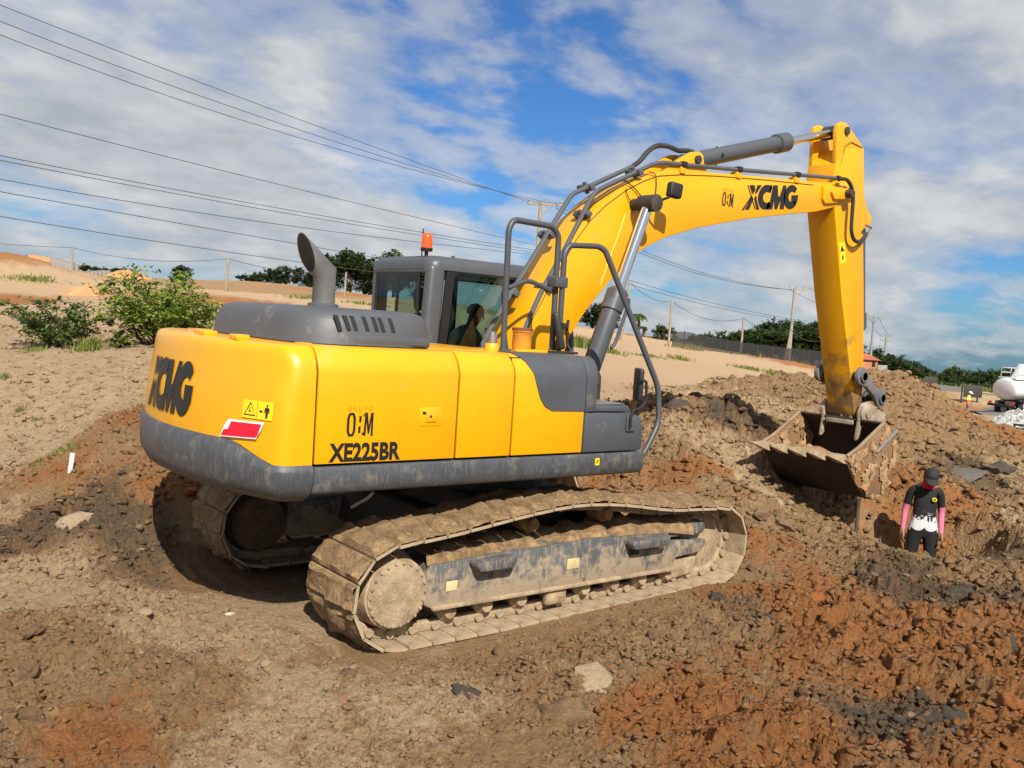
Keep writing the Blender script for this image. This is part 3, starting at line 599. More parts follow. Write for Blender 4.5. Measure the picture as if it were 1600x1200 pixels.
# roof
rs = [rrect(x0+.0, x1, y0, y1, .12, 2.79, 6), rrect(x0, x1, y0, y1, .12, 2.84, 6), rrect(x0+.015, x1-.02, y0+.015, y1-.015, .12, 2.88, 6), rrect(x0+.045, x1-.06, y0+.045, y1-.05, .12, 2.908, 6), rrect(x0+.10, x1-.12, y0+.10, y1-.11, .11, 2.922, 6)]
m.rings(rs)
def pillar(pts, w, dp, bev=.03):
    for (a, b_) in zip(pts[:-1], pts[1:]):
        a = Vector(a); b_ = Vector(b_); L = (b_-a).length; zax = (b_-a).normalized(); xax = (Vector((1, 0, 0))-zax*zax.x).normalized(); yax = zax.cross(xax)
        M = Matrix((( xax.x, yax.x, zax.x, a.x), (xax.y, yax.y, zax.y, a.y), (xax.z, yax.z, zax.z, a.z), (0, 0, 0, 1)))
        m.box(-w/2, w/2, -dp/2, dp/2, -.0, L, bev, 0, M, 3)
pillar([(x0+.03, y0+.065, 1.25), (x0+.10, y0+.065, 2.84)], .18, .13, .05)      # rear right, wide
pillar([(x0+.07, y1-.06, 1.25), (x0+.08, y1-.06, 2.86)], .14, .12, .04)
pillar([(x1-.02, y0+.04, 1.25), (x1-.05, y0+.04, 2.0), (x1-.16, y0+.04, 2.86)], .07, .08, .02); pillar([(x1-.02, y1-.04, 1.25), (x1-.05, y1-.04, 2.0), (x1-.16, y1-.04, 2.86)], .07, .08, .02)
pillar([(.45, y1-.03, 1.25), (.45, y1-.03, 2.86)], .09, .06, .02)
m.box(x0, x1, y0, y1, 1.10, 1.28, .03); m.box(x0+.01, x1-.1, y0+.015, y0+.05, 1.26, 2.04, .01); m.box(x0+.005, x0+.05, y0+.03, y1-.03, 1.26, 2.18, .01); m.box(x0, x1-.3, y1-.05, y1-.01, 1.26, 1.75, .01)
m.box(x0+.003, x0+.06, y0+.06, y1-.04, 2.755, 2.802, .01)
CB = m.build('cab', GRY, EX, 45)
SEAL = mat('window_seal', (.01, .011, .012), .5)
def pane(name, poly, mapf, seal=.045, parent=CB):
    """glass with a black border frame round it"""
    n = len(poly); cx_ = sum(p[0] for p in poly)/n; cz_ = sum(p[1] for p in poly)/n
    inn = []
    for a, c_ in poly:
        dx, dz = cx_-a, cz_-c_; L = math.hypot(dx, dz); inn.append((a+dx/L*seal*1.35, c_+dz/L*seal*1.35))
    g = MB().add([mapf(a, c_, 0) for a, c_ in poly], [tuple(range(n))]).build(name, GLASS, parent, 0)
    MB().add([mapf(a, c_, .004) for a, c_ in poly]+[mapf(a, c_, .004) for a, c_ in inn]+[mapf(a, c_, -.012) for a, c_ in poly]+[mapf(a, c_, -.012) for a, c_ in inn],
             [(i, (i+1) % n, n+(i+1) % n, n+i) for i in range(n)]+[(2*n+i, 3*n+i, 3*n+(i+1) % n, 2*n+(i+1) % n) for i in range(n)]+[(n+i, n+(i+1) % n, 3*n+(i+1) % n, 3*n+i) for i in range(n)]).build('window_seal', SEAL, g, 0)
    return g
pane('side_window', [(-.375, 2.04), (1.27, 2.04), (1.25, 2.3), (1.16, 2.80), (-.28, 2.82), (-.33, 2.78)], lambda a, c_, o: (a, y0+.012-o, c_), .075)
pane('rear_window', [(y0+.16, 2.18), (y1-.09, 2.18), (y1-.10, 2.76), (y0+.17, 2.76)], lambda a, c_, o: (x0+.006-o, a, c_), .04)
pane('side_window', [(-.25, 1.80), (.40, 1.80), (.40, 2.80), (-.22, 2.80)], lambda a, c_, o: (a, y1-.02+o, c_), .04)
pane('door_window', [(.50, 1.5), (1.25, 1.5), (1.24, 2.1), (1.15, 2.80), (.50, 2.80)], lambda a, c_, o: (a, y1-.02+o, c_), .04)
pane('windscreen', [(y0+.08, 1.5), (y1-.08, 1.5), (y1-.08, 2.82), (y0+.08, 2.82)], lambda a, c_, o: (np.interp(c_, (1.28, 2.0, 2.86), (x1, x1-.03, x1-.14))+o, a, c_), .03)
MB().box(-.30, 1.2, y0+.05, y1-.06, 2.77, 2.80, .01).build('headliner', SEAL, CB)
SEATM = mat('seat_fabric', (.03, .032, .034), .9, var=.3, vscale=20)
m = MB(); m.box(-.02, .48, .56, 1.02, 1.62, 1.74, .05); 
M = Matrix.Translation((.0, 0, 0)) @ Matrix.Rotation(math.radians(-8), 4, 'Y'); m.box(-.15, -.02, .57, 1.01, 1.9-.2, 2.42, .06, 0, Matrix.Translation((.22, 0, 0)) @ M); m.box(-.13, -.04, .67, .91, 2.44, 2.66, .04, 0, Matrix.Translation((.20, 0, 0)) @ M); m.box(.05, .4, .62, .96, 1.25, 1.64, .02)
m.build('seat', SEATM, CB)
MB().box(.05, .55, .36, .50, 1.6, 2.10, .03).box(.1, .5, 1.06, 1.2, 1.6, 1.95, .03).box(1.12, 1.2, .33, .5, 1.9, 2.25, .01).build('console', SEATM, CB)
decal('paper_note', *rect2(.92, 2.16, 1.03, 2.27), lambda u, w: (u, y1-.05, w), mat('mint_paper', (.35, .72, .6), .7), CB)
# beacon, antenna, roof bracket, rear lamp
pb = at(666, 398, Y=.50); bx, by = pb.x, .50; zb = 2.905
BE = MB().lathe([(0, .05), (.012, .05), (.012, .018), (.06, .018), (.06, .055), (.075, .058), (.09, .058)], (bx, by, zb), (bx, by, 9), 18).build('beacon_base', SEAL, CB)
ORG = mat('orange_lens', (.85, .09, .008), .2, coat=.6, spec=.6)
MB().lathe([(0, .052), (.03, .054), (.1, .052), (.125, .045), (.14, .03), (.145, .005)], (bx, by, zb+.09), (bx, by, 9), 18).build('beacon_lens', ORG, CB)
MB().box(bx-.06, bx+.02, by-.08, by+.1, 2.88, 2.915, .008).build('beacon_bracket', SEAL, CB)
pa = at(659, 400, Y=.58); MB().tube([(pa.x, .58, 2.9), (pa.x, .58, 3.18)], .006, 6).build('antenna', BLK, CB)
MB().lathe([(0, .02), (.05, .02)], (-.02, .62, 2.91), (-.02, .62, 9), 10).build('roof_stud', GRY, CB)
# ------------------------------------------------ boom
HB = .205
boom = [(790, 588), (800, 548), (815, 515), (840, 468), (865, 424), (893, 374), (914, 345), (940, 318), (972, 294), (1002, 279), (1024, 270), (1042, 267), (1080, 268), (1120, 270), (1200, 277), (1275, 284), (1300, 285), (1322, 286), (1334, 294), (1336, 305), (1330, 315), (1315, 321), (1275, 331),
        (1240, 334), (1165, 342), (1090, 356), (1040, 371), (1010, 386), (990, 401), (956, 437), (935, 462), (915, 487), (892, 523), (880, 556), (872, 585), (820, 600)]
bp_ = xz(boom, -HB)
BO = MB().prism(bp_, -HB, HB, .012).build('boom', YEL2, EX, 35)
# weld flange strips: the side plates stand a little proud along the outer edge (crease line in the plate)
fl = xz([(808, 548), (823, 515), (848, 468), (872, 424), (900, 375), (921, 346), (946, 321), (977, 298), (1005, 283), (1028, 275), (1060, 273), (1120, 275), (1200, 281.5), (1270, 289)], -HB)
for sgn in (-1, 1): MB().tube([(x, sgn*(HB+.001), z) for x, z in fl], .006, 6).build('weld_seam', mat('weld_dark', (.18, .085, .003), .6), BO)
st1 = xz([(977, 334), (967, 365), (950, 410), (938, 445)], -HB); MB().tube([(x, -HB-.001, z) for x, z in st1], .005, 6).build('weld_seam', mat('weld_light', (.9, .62, .12), .4), BO)
V, F = logo2d()
p = at(1158.5, 328.5, Y=-HB-.004); q = at(1158.5, 288, Y=-HB-.004); hL = (q.z-p.z); pr_ = at(1245.5, 327, Y=-HB-.004)
kx = (pr_.x-p.x)/max(x for x, y in V); sl_ = (pr_.z-p.z)/(pr_.x-p.x)
decal('lettering', [(x, y) for x, y in V], F, lambda u, w: (p.x+u*kx, -HB-.004, p.z+w*hL*1.02+u*kx*sl_), DECAL, BO)
p1_ = at(1128, 321, Y=-HB-.004); q1_ = at(1128, 299, Y=-HB-.004); obm(BO, -HB-.004, p1_.x, p1_.z, q1_.z-p1_.z)
# arm pivot boss
ap = at(1321, 303, Y=-HB-.05); AP = Vector((ap.x, 0, ap.z))
bz = xz([(1284, 291), (1300, 290), (1326, 291), (1332, 300), (1330, 312), (1300, 318), (1286, 319), (1283, 312)], -HB)
for sgn in (-1, 1):
    MB().prism(bz, sgn*HB, sgn*(HB+.035), .012).build('pivot_plate', YEL2, BO)
    b2 = xz([(1296, 300), (1303, 295.5), (1325, 294), (1330, 302), (1326, 312), (1300, 312)], -HB-.03); MB().prism(b2, sgn*(HB+.03), sgn*(HB+.07), .012).build('pin_keeper', YEL2, BO)
MB().lathe([(0, .05), (.68, .05)], (AP.x, -.36, AP.z), (AP.x, 1, AP.z), 18).build('arm_pivot_pin', DARKM, BO)
# ears for the arm cylinder on the boom
ear = [(1030, 270), (1045, 258), (1062, 247), (1078, 238), (1090, 237), (1096, 243), (1097, 255), (1103, 272)]
for y_ in (-.16, .16): MB().prism(xz(ear, -.16), y_-.03, y_+.03, .008).build('cylinder_ear', YEL2, BO)
E1 = at(1086, 250, Y=-.16); MB().lathe([(0, .045), (.44, .045)], (E1.x, -.22, E1.z), (E1.x, 1, E1.z), 16).build('cylinder_pin', DARKM, BO)
# work light on a bracket
wl = at(1055, 298, Y=-.50); M = Matrix.Translation(wl) @ Matrix.Rotation(math.radians(-12), 4, 'Z') @ Matrix.Rotation(math.radians(6), 4, 'Y')
WLT = MB().box(-.085, .075, -.04, .05, -.075, .08, .028, 0, M, 3).build('work_light', BLK, BO)
MB().tube([(wl.x-.07, -.50, wl.z-.07), (wl.x-.11, -.40, wl.z-.11), (wl.x-.12, -HB, wl.z-.12)], .014, 6).build('lamp_bracket', DARKM, WLT)
def cyl(name, a, b_, rb, rr__, f0, parent, rodmat=CHR, collar=1.25, eye=.085):
    """hydraulic cylinder from pin a to pin b; f0 = fraction taken by the barrel"""
    a = Vector(a); b_ = Vector(b_); L = (b_-a).length; lb = L*f0
    o = MB().lathe([(0.02, rb*.9), (.05, rb), (lb-.24, rb), (lb-.23, rb*collar), (lb-.03, rb*collar), (lb-.02, rb*1.0), (lb, rb*.9)], a, b_, 22)
    o.lathe([(0, eye*.98), (.2, eye*.98)], a+Vector((0, -.1, 0)), a+Vector((0, 1, 0)), 18)
    C_ = o.build(name, GRY, parent)
    MB().lathe([(lb-.1, rr__), (L-.03, rr__)], a, b_, 18).build('piston_rod', rodmat, C_)
    MB().lathe([(0, eye), (.22, eye)], b_+Vector((0, -.11, 0)), b_+Vector((0, 1, 0)), 18).build('rod_eye', DARKM, C_)
    return C_
AT = at(1312, 206, Y=-.1); arm_top = Vector((AT.x, 0, AT.z))
E2 = at(1083, 252, Y=0); arm_c0 = Vector((at(1086, 251, Y=-.1).x, 0, at(1086, 251, Y=-.1).z))
AC = cyl('arm_cylinder', arm_c0, arm_top, .092, .05, .655, EX)
MB().tube([arm_c0+(arm_top-arm_c0)*.17+Vector((0, 0, .1)), arm_c0+(arm_top-arm_c0)*.17+Vector((0, -.11, 0)), arm_c0+(arm_top-arm_c0)*.17+Vector((0, 0, -.1))], .012, 6).build('pipe_clip', BLK, AC)
bc0 = at(918, 590, Y=-.42); bc1 = at(1014, 318, Y=-.42)
for sgn in (-1, 1):
    C_ = cyl('boom_cylinder', (bc0.x, sgn*.42, bc0.z), (bc1.x, sgn*.42, bc1.z), .092, .055, .50, EX, collar=1.18)
    MB().lathe([(0, .075), (.13, .075), (.14, .05)], (bc1.x, sgn*.40, bc1.z), (bc1.x, sgn*2, bc1.z), 18).build('pin_cap', DARKM, C_)
    d_ = (bc1-bc0).normalized(); n_ = Vector((d_.z, 0, -d_.x))
    MB().tube(fillet([Vector((bc0.x, sgn*.5, bc0.z))+d_*.35+n_*.09, Vector((bc0.x, sgn*.5, bc0.z))+d_*.42+n_*.12, Vector((bc0.x, sgn*.5, bc0.z))+d_*.82+n_*.12, Vector((bc0.x, sgn*.5, bc0.z))+d_*.88+n_*.09], .04), .018, 8).build('oil_pipe', GRY, C_)
MB().lathe([(0, .06), (1.0, .06)], (bc1.x, -.5, bc1.z), (bc1.x, 1, bc1.z), 16).build('boom_cross_pin', DARKM, BO)
MB().lathe([(0, .06), (1.1, .06)], (bc0.x, -.55, bc0.z), (bc0.x, 1, bc0.z), 16).box(bc0.x-.5, bc0.x+.1, -.52, .52, bc0.z-.3, bc0.z-.02, .02).build('front_bracket', DARKM, EX)
# steel pipes and clamps on the boom
PIPE = mat('pipe_grey', (.10, .108, .12), .35, .2, var=.1); HOSE = mat('hose', (.03, .028, .025), .55, var=.3)
LA = [(745, 560), (762, 520), (800, 455), (845, 382), (884, 318), (894, 303), (908, 297), (990, 259)]
LB_ = [(800, 556), (812, 530), (846, 455), (885, 384), (922, 312), (931, 299), (948, 290), (1022, 256), (1036, 254), (1065, 257), (1150, 265), (1240, 272.5), (1312, 279)]
for k, (L_, Y_) in enumerate(((LA, .06), (LA, -.04), (LB_, -.10), (LB_, -.20))):
    P_ = [at(a+(6 if k == 1 else 0)*0, b_, Y=Y_) for a, b_ in L_]
    if k >= 2 and k == 2: P_ = P_[:8]
    MB().tube(fillet(P_, .08), .024, 8).build('hydraulic_pipe', PIPE, BO)
for L_, Y_, fr in ((LA, .01, (.25, .5, .75)), (LB_, -.15, (.12, .26, .4))):
    P_ = [at(a, b_, Y=Y_) for a, b_ in L_]; seg = [(P_[i+1]-P_[i]).length for i in range(len(P_)-1)]; T = sum(seg)
    for f_ in fr:
        s_ = f_*T; i = 0
        while s_ > seg[i]: s_ -= seg[i]; i += 1
        d_ = (P_[i+1]-P_[i]).normalized(); c_ = P_[i]+d_*s_; yv = Vector((0, 1, 0)); zv = d_.cross(yv)
        M = Matrix(((d_.x, 0, zv.x, c_.x), (d_.y, 1, zv.y, c_.y), (d_.z, 0, zv.z, c_.z), (0, 0, 0, 1)))
        MB().box(-.03, .03, -.105, .105, -.034, .034, .008, 0, M).box(-.015, .015, -.02, .02, -.06, .06, .004, 0, M).build('pipe_clamp', PIPE, BO)
for px in (1067, 1154, 1245, 1308):
    c_ = at(px, np.interp(px, (1067, 1312), (257, 279)), Y=-.20)
    MB().box(c_.x-.035, c_.x+.035, -.24, -.16, c_.z-.03, c_.z+.03, .008).build('pipe_clamp', BLK, BO)
    MB().box(c_.x-.05, c_.x+.03, -.225, -.12, c_.z-.10, c_.z-.03, .008).build('clamp_bracket', YEL2, BO)
for Y_ in (.06, -.04):
    P_ = [at(a, b_, Y=Y_) for a, b_ in ((988, 260), (1000, 252), (1012, 236), (1026, 227), (1044, 228), (1060, 236), (1072, 235), (1080, 238))]; P_[-1].y = Y_*.5
    MB().tube(fillet(P_, .1, 4), .027, 8).build('hydraulic_hose', HOSE, BO)
MB().tube(fillet([at(a, b_, Y=-.3) for a, b_ in ((1310, 279), (1324, 280), (1331, 292), (1333.5, 310), (1331, 340), (1330, 362), (1334, 375), (1341, 379), (1349, 373), (1354, 364))], .1, 4), .024, 8).build('arm_hose', HOSE, BO)
MB().tube([at(a, b_, Y=-.28) for a, b_ in ((1350, 374), (1356, 366), (1362, 356), (1353, 352))], .018, 8).build('arm_pipe', STL, BO)
MB().tube(fillet([at(a, b_, Y=-HB-.02) for a, b_ in ((975, 281), (990, 292), (1002, 307), (1008, 311))], .1, 3), .006, 5).build('grease_line', BLK, BO)
MB().tube(fillet([at(a, b_, Y=-HB-.02) for a, b_ in ((978, 294), (981, 308), (990, 321), (1000, 318))], .1, 4), .005, 5).build('grease_line', BLK, BO)
MB().tube(fillet([at(a, b_, Y=-HB-.02) for a, b_ in ((1014, 268), (1025, 272), (1026, 290), (1024, 306))], .1, 4), .005, 5).build('grease_line', BLK, BO)
# ------------------------------------------------ arm
HA = .20
armp = [(1309, 203), (1312, 193), (1321, 191), (1328, 198), (1350, 230), (1350.5, 306), (1357, 332), (1355, 350), (1349, 357), (1350, 450), (1350, 550), (1347, 625), (1346, 640), (1335, 650), (1334, 637), (1325, 550), (1315, 462), (1304, 325), (1300, 300), (1305, 258)]
AR = MB().prism(xz([(1300, 262)]+armp[5:], -HA)[0:0] + xz([(1306, 255), (1322, 232), (1350, 230)]+armp[5:19], -HA), -HA, HA, .012).build('arm', YARM, EX, 35)
for y_ in (-.165, .165): MB().prism(xz([(1306, 258), (1308, 225), (1308.5, 203), (1311, 193), (1317, 190), (1323, 192), (1328, 198), (1350, 230), (1345, 250)], -HA), y_-.03, y_+.03, .008).build('arm_ear', YEL2, AR)
MB().lathe([(0, .05), (.44, .05)], (arm_top.x, -.22, arm_top.z), (arm_top.x, 1, arm_top.z), 16).build('cylinder_pin', DARKM, AR)
fl = xz([(1314, 256), (1321, 228), (1330, 222), (1348, 231)], -HA); MB().tube([(x, -HA-.001, z) for x, z in fl], .006, 6).build('weld_seam', MATS['weld_dark'], AR)
fl = xz([(1322, 320), (1320, 345), (1319, 372), (1326, 385), (1338, 386), (1347, 378)], -HA); MB().tube(fillet([(x, -HA-.001, z) for x, z in fl], .1), .006, 6).build('weld_seam', MATS['weld_dark'], AR)
ar = at(1312, 411, Y=-HA-.003); at_ = at(1310, 379, Y=-HA-.003); ar2 = at(1322, 410, Y=-HA-.003)
stq = [at(a, b_, Y=-HA-.003) for a, b_ in ((1313, 412), (1322, 410), (1320, 378), (1311, 379))]
AS = MB().add(stq, [(0, 1, 2, 3)]).build('warning_sticker', LYEL, AR, 0)
MB().add([at(a, b_, Y=-HA-.005) for a, b_ in ((1313.5, 393), (1319.5, 392.5), (1315.5, 383))]+[at(a, b_, Y=-HA-.005) for a, b_ in ((1316, 406), (1318, 406), (1318, 399), (1316, 399))], [(0, 1, 2), (3, 4, 5, 6)]).build('pictogram', DECAL, AR, 0)
lug = at(1352, 342, Y=-.1)
bcyl1 = at(1373, 621, Y=0)
LP = at(1374, 622, Y=-.3); LK1 = at(1341, 588, Y=-.3)+Vector((.07, 0, 0)); BP = at(1349, 646, Y=-.27)
BC = cyl('bucket_cylinder', (lug.x+.03, 0, lug.z), (LP.x, 0, LP.z), .075, .045, .62, EX)
MB().prism([(lug.x-.25, lug.z+.12), (lug.x-.02, lug.z+.1), (lug.x+.1, lug.z+.02), (lug.x+.07, lug.z-.08), (lug.x-.2, lug.z-.2)], -.14, -.10, .008).prism([(lug.x-.25, lug.z+.12), (lug.x-.02, lug.z+.1), (lug.x+.1, lug.z+.02), (lug.x+.07, lug.z-.08), (lug.x-.2, lug.z-.2)], .10, .14, .008).build('bucket_cylinder_ear', YARM, AR)
def linkbar(name, a, b_, y, w, t, parent, mt):
    a = Vector((a[0], y, a[1])); b_ = Vector((b_[0], y, b_[1])); d_ = (b_-a).normalized(); n_ = Vector((d_.z, 0, -d_.x)); L = (b_-a).length
    out = []
    for k in range(9): g = math.pi/2+math.pi*k/8; q = a+(d_*math.cos(g)+n_*math.sin(g))*w*1.15; out.append((q.x, q.z))
    for f_ in (.3, .7): q = a+d_*L*f_-n_*w*.62; out.append((q.x, q.z))
    for k in range(9): g = -math.pi/2+math.pi*k/8; q = b_+(d_*math.cos(g)+n_*math.sin(g))*w*1.15; out.append((q.x, q.z))
    for f_ in (.7, .3): q = a+d_*L*f_+n_*w*.62; out.append((q.x, q.z))
    o = MB().prism(out, y-t/2, y+t/2, .01)
    for c_ in (a, b_): o.lathe([(0, w*.7), (t+.06, w*.7)], (c_.x, y-t/2-.03, c_.z), (c_.x, 9, c_.z), 14)
    return o.build(name, mt, parent)
LINKM = mat('link_steel', (.14, .15, .16), .5, .2, var=.2, dust=.3, dcol=MUD)
for sgn in (-1, 1): linkbar('side_link', (LK1.x, LK1.z), (LP.x, LP.z), sgn*.30, .105, .06, EX, LINKM)
MB().lathe([(0, .055), (.72, .055)], (LP.x, -.36, LP.z), (LP.x, 1, LP.z), 14).build('link_pin', DARKM, EX)
MB().lathe([(0, .055), (.72, .055)], (LK1.x, -.36, LK1.z), (LK1.x, 1, LK1.z), 14).build('link_pin', DARKM, EX)
B2 = at(1366, 648, Y=-.2)
# ------------------------------------------------ bucket
W = .62
prof = [(6.02, 1.39), (5.18, .95)]            # mouth edge from the hinge side to the lip
shell = [(6.02, 1.39), (6.22, 1.26), (6.33, 1.06), (6.33, .80), (6.24, .58), (6.08, .43), (5.88, .385), (5.68, .45), (5.45, .62), (5.18, .93)]
m = MB(); T = .025
def off(pts, t):
    out = []
    for i, (x, z) in enumerate(pts):
        a = pts[max(i-1, 0)]; c_ = pts[min(i+1, len(pts)-1)]; dx, dz = c_[0]-a[0], c_[1]-a[1]; L = math.hypot(dx, dz); out.append((x+dz/L*t, z-dx/L*t))
    return out
ins = off(shell, T)
if ins[4][0] > shell[4][0]: ins = off(shell, -T)
n = len(shell)
# skin: gently wavering plates
rs = []
ys = [-W+2*W*k/10 for k in range(11)]
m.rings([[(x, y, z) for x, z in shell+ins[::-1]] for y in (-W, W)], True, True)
BU = m.build('bucket', BKT_SHADE, EX, 35)
side = shell+[(5.24, .99)]+[(5.55, 1.12), (5.8, 1.24)]
for sgn in (-1, 1):
    SP = MB().prism(side, sgn*(W-.002), sgn*(W+.022), .006).build('side_plate', BKT, BU)
    e0 = Vector((5.2, sgn*(W+.012), .975)); e1 = Vector((6.0, sgn*(W+.012), 1.385))
    MB().tube([e0, Vector((5.45, sgn*(W+.012), 1.075)), e1], .022, 6).build('cutting_edge', mat('pale_edge', (.27, .2, .125), .7, .2, var=.2), BU)
    wa = at(1399, 673, Y=-W-.03); wb = at(1368, 706, Y=-W-.03)
    WR = MB().tube([(wa.x, sgn*(W+.04), wa.z), (wb.x, sgn*(W+.04), wb.z)], .03, 6).build('wear_bar', STL, BU)
# heap of earth left inside, teeth on the lip
for k in range(5):
    y = -W+.06+k*(2*W-.12)/4
    d_ = Vector((-.93, 0, .16)).normalized(); u_ = Vector((0, 1, 0)); w_ = d_.cross(u_)
    base = Vector((5.22, y, .935)); rs = []
    for s_, a, c_ in ((-.10, .075, .06), (.05, .062, .055), (.16, .05, .035), (.34, .025, .008)):
        q = base+d_*s_; rs.append([q+u_*a*i+w_*c_*j for i, j in ((-1, -1), (1, -1), (1, 1), (-1, 1))])
    MB().rings(rs).build('tooth', MUDL, BU)
EARTH = mat('caked_earth', (.34, .215, .11), .95, var=.4, vscale=11, bump=1.0, bscale=32, dust=.4, dcol=(.33, .14, .05), dscale=6)
def inside(x, z, poly):
    c = False
    for i in range(len(poly)):
        (x1_, z1_), (x2_, z2_) = poly[i], poly[i-1]
        if (z1_ > z) != (z2_ > z) and x < (x2_-x1_)*(z-z1_)/(z2_-z1_)+x1_: c = not c
    return c
for yb, sg, sd in ((-W-.022, -1, 81), (W-.004, -1, 84), (-W+.004, 1, 87)):     # earth caked on the right plate and on the inner walls
    nx_, nz_ = 64, 54; v = []; ok = []
    for j in range(nz_):
        for i in range(nx_):
            x = 5.16+1.19*i/(nx_-1); z = .37+1.04*j/(nz_-1); t = float(fbm(np.array([x*4.5]), np.array([z*4.5]), 4, sd, .6)[0]); t2 = abs(float(fbm(np.array([x*16]), np.array([z*16]), 2, sd+5)[0]))
            ok.append(inside(x, z, side) and t > -.16); v.append((x, yb+sg*(.004+max(0, t+.16)*.05+t2*.022), z))
    f = [(j*nx_+i, j*nx_+i+1, (j+1)*nx_+i+1, (j+1)*nx_+i) for j in range(nz_-1) for i in range(nx_-1) if ok[j*nx_+i] and ok[j*nx_+i+1] and ok[(j+1)*nx_+i] and ok[(j+1)*nx_+i+1]]
    MB().add(v, f).build('caked_earth', EARTH, BU, 60)
hx, hy = np.meshgrid(np.linspace(-W+.02, W-.02, 26), np.linspace(0, 1, 16)); v = []
for j in range(16):
    t = j/15; x = 5.35+(6.2-5.35)*t; base = np.interp(x, (5.18, 5.45, 5.68, 5.88, 6.08, 6.22), (.95, .65, .49, .42, .47, .6))
    for i in range(26):
        y = hx[0, i]; k_ = math.sin(math.pi*min(1, t*1.0))*.34*(1+.4*math.sin(y*3+1))+.03; v.append((x, y, base+k_+float(fbm(np.array([x*7.]), np.array([y*7.]), 3, 60)[0])*.07))
MB().add(v, [(j*26+i, j*26+i+1, (j+1)*26+i+1, (j+1)*26+i) for j in range(15) for i in range(25)]).build('soil_load', EARTH, BU, 60)
BRK = mat('dusty_bracket', (.33, .27, .2), .8, .1, var=.4, vscale=8, bump=.4, dust=.4, dcol=(.2, .13, .07))
for sgn in (-1, 1):
    er = [(BP.x-.10, BP.z-.12), (BP.x-.13, BP.z+.02), (BP.x-.07, BP.z+.13), (BP.x+.08, BP.z+.16), (BP.x+.24, BP.z+.09), (B2.x+.14, BP.z+.0), (B2.x+.14, BP.z-.18), (6.18, 1.26), (6.0, 1.30)]
    MB().prism(er, sgn*.245, sgn*.29, .012).build('bucket_ear', BRK, BU)
    MB().lathe([(0, .12), (.035, .12), (.05, .1)], (BP.x, sgn*.28, BP.z), (BP.x, sgn*2, BP.z), 18).build('pin_boss', BRK, BU)
    wp = MB().prism([(BP.x-.10, BP.z-.10), (BP.x-.03, BP.z-.1), (BP.x-.07, BP.z-.32), (BP.x-.13, BP.z-.36)], sgn*.24, sgn*.29, .01).build('hinge_rib', BRK, BU)
MB().lathe([(0, .05), (.7, .05)], (BP.x, -.35, BP.z), (BP.x, 1, BP.z), 14).box(BP.x-.14, BP.x-.09, -.2, .2, BP.z-.16, BP.z-.1, .01).build('bucket_pin', BRK, BU)
linkbar('bucket_link', (LP.x, LP.z), (B2.x+.05, B2.z-.02), 0, .09, .2, EX, LINKM)
# ------------------------------------------------ handrails and mirrors
R1 = [at(a, b_, Y=-.9) for a, b_ in ((786, 546), (795, 357), (803, 343), (864, 354), (873, 368), (862, 548))]
H1 = MB().tube(fillet(R1, .09), .026, 10).build('handrail', TUBEG, EX)
MB().tube(fillet([at(a, b_, Y=-.9) for a, b_ in ((794, 450), (825, 437), (868, 458))], .08), .02, 8).build('mid_rail', TUBEG, H1)
for (a, b_) in ((786, 541), (862, 543)): q = at(a, b_, Y=-.9); MB().box(q.x-.05, q.x+.05, -.95, -.85, 2.105, 2.13, .006).prism([(q.x-.045, 2.12), (q.x+.06, 2.12), (q.x+.03, 2.24)], -.905, -.895, .002).build('rail_foot', TUBEG, H1)
R2 = [at(a, b_, Y=y_) for a, b_, y_ in ((872, 548, -.95), (882, 396, -.95), (890, 383, -.95), (936, 385, -.98), (946, 392, -1.0), (1029, 606, -1.22), (1029, 662, -1.25), (1012, 697, -1.27), (1001, 716, -1.28))]
H2 = MB().tube(fillet(R2, .09), .026, 10).build('handrail', TUBEG, EX)
q = at(872, 441, Y=-.93); MB().box(q.x-.07, q.x+.07, -.985, -.865, q.z-.045, q.z+.045, .01).build('rail_clamp', GRY, H1)
MM = mat('mirror_back', (.02, .021, .023), .45)
q = at(873, 517, Y=-1.0); M = Matrix.Translation(q) @ Matrix.Rotation(math.radians(-38), 4, 'Z') @ Matrix.Rotation(math.radians(-14), 4, 'Y'); 
MR = MB().box(-.03, .03, -.075, .075, -.16, .16, .022, 0, M, 3).build('mirror', MM, EX)
q2 = at(875, 550, Y=-1.02); MB().box(q2.x-.14, q2.x+.14, -1.10, -.98, q2.z-.012, q2.z+.008, .005).tube(fillet([at(888, 500, Y=-1.0), at(886, 512, Y=-1.0), at(886, 538, Y=-1.0), at(891, 548, Y=-1.02)], .05), .013, 8).box(q.x+.02, q.x+.09, -1.03, -.97, q.z+.02, q.z+.07, .01).box(q2.x-.05, q2.x+.05, -1.07, -1.01, 2.1, q2.z, .004).build('mirror_arm', MM, MR)
q = at(997.5, 601, Y=-1.30); M = Matrix.Translation(q) @ Matrix.Rotation(math.radians(-33), 4, 'Z'); 
MR = MB().box(-.024, .024, -.11, .11, -.145, .145, .02, 0, M, 3).build('mirror', MM, EX)
MB().tube(fillet([at(a, b_, Y=-S-.04) for a, b_ in ((1002, 595), (1010, 595), (1010, 624), (1003, 637), (990, 641), (986, 650), (985, 668))], .03), .012, 8).build('mirror_arm', MM, MR)
q = at(984, 661, Y=-S); MB().box(q.x-.05, q.x+.05, -S-.02, -S, q.z-.07, q.z+.07, .006).build('mirror_bracket', PIPE, MR)
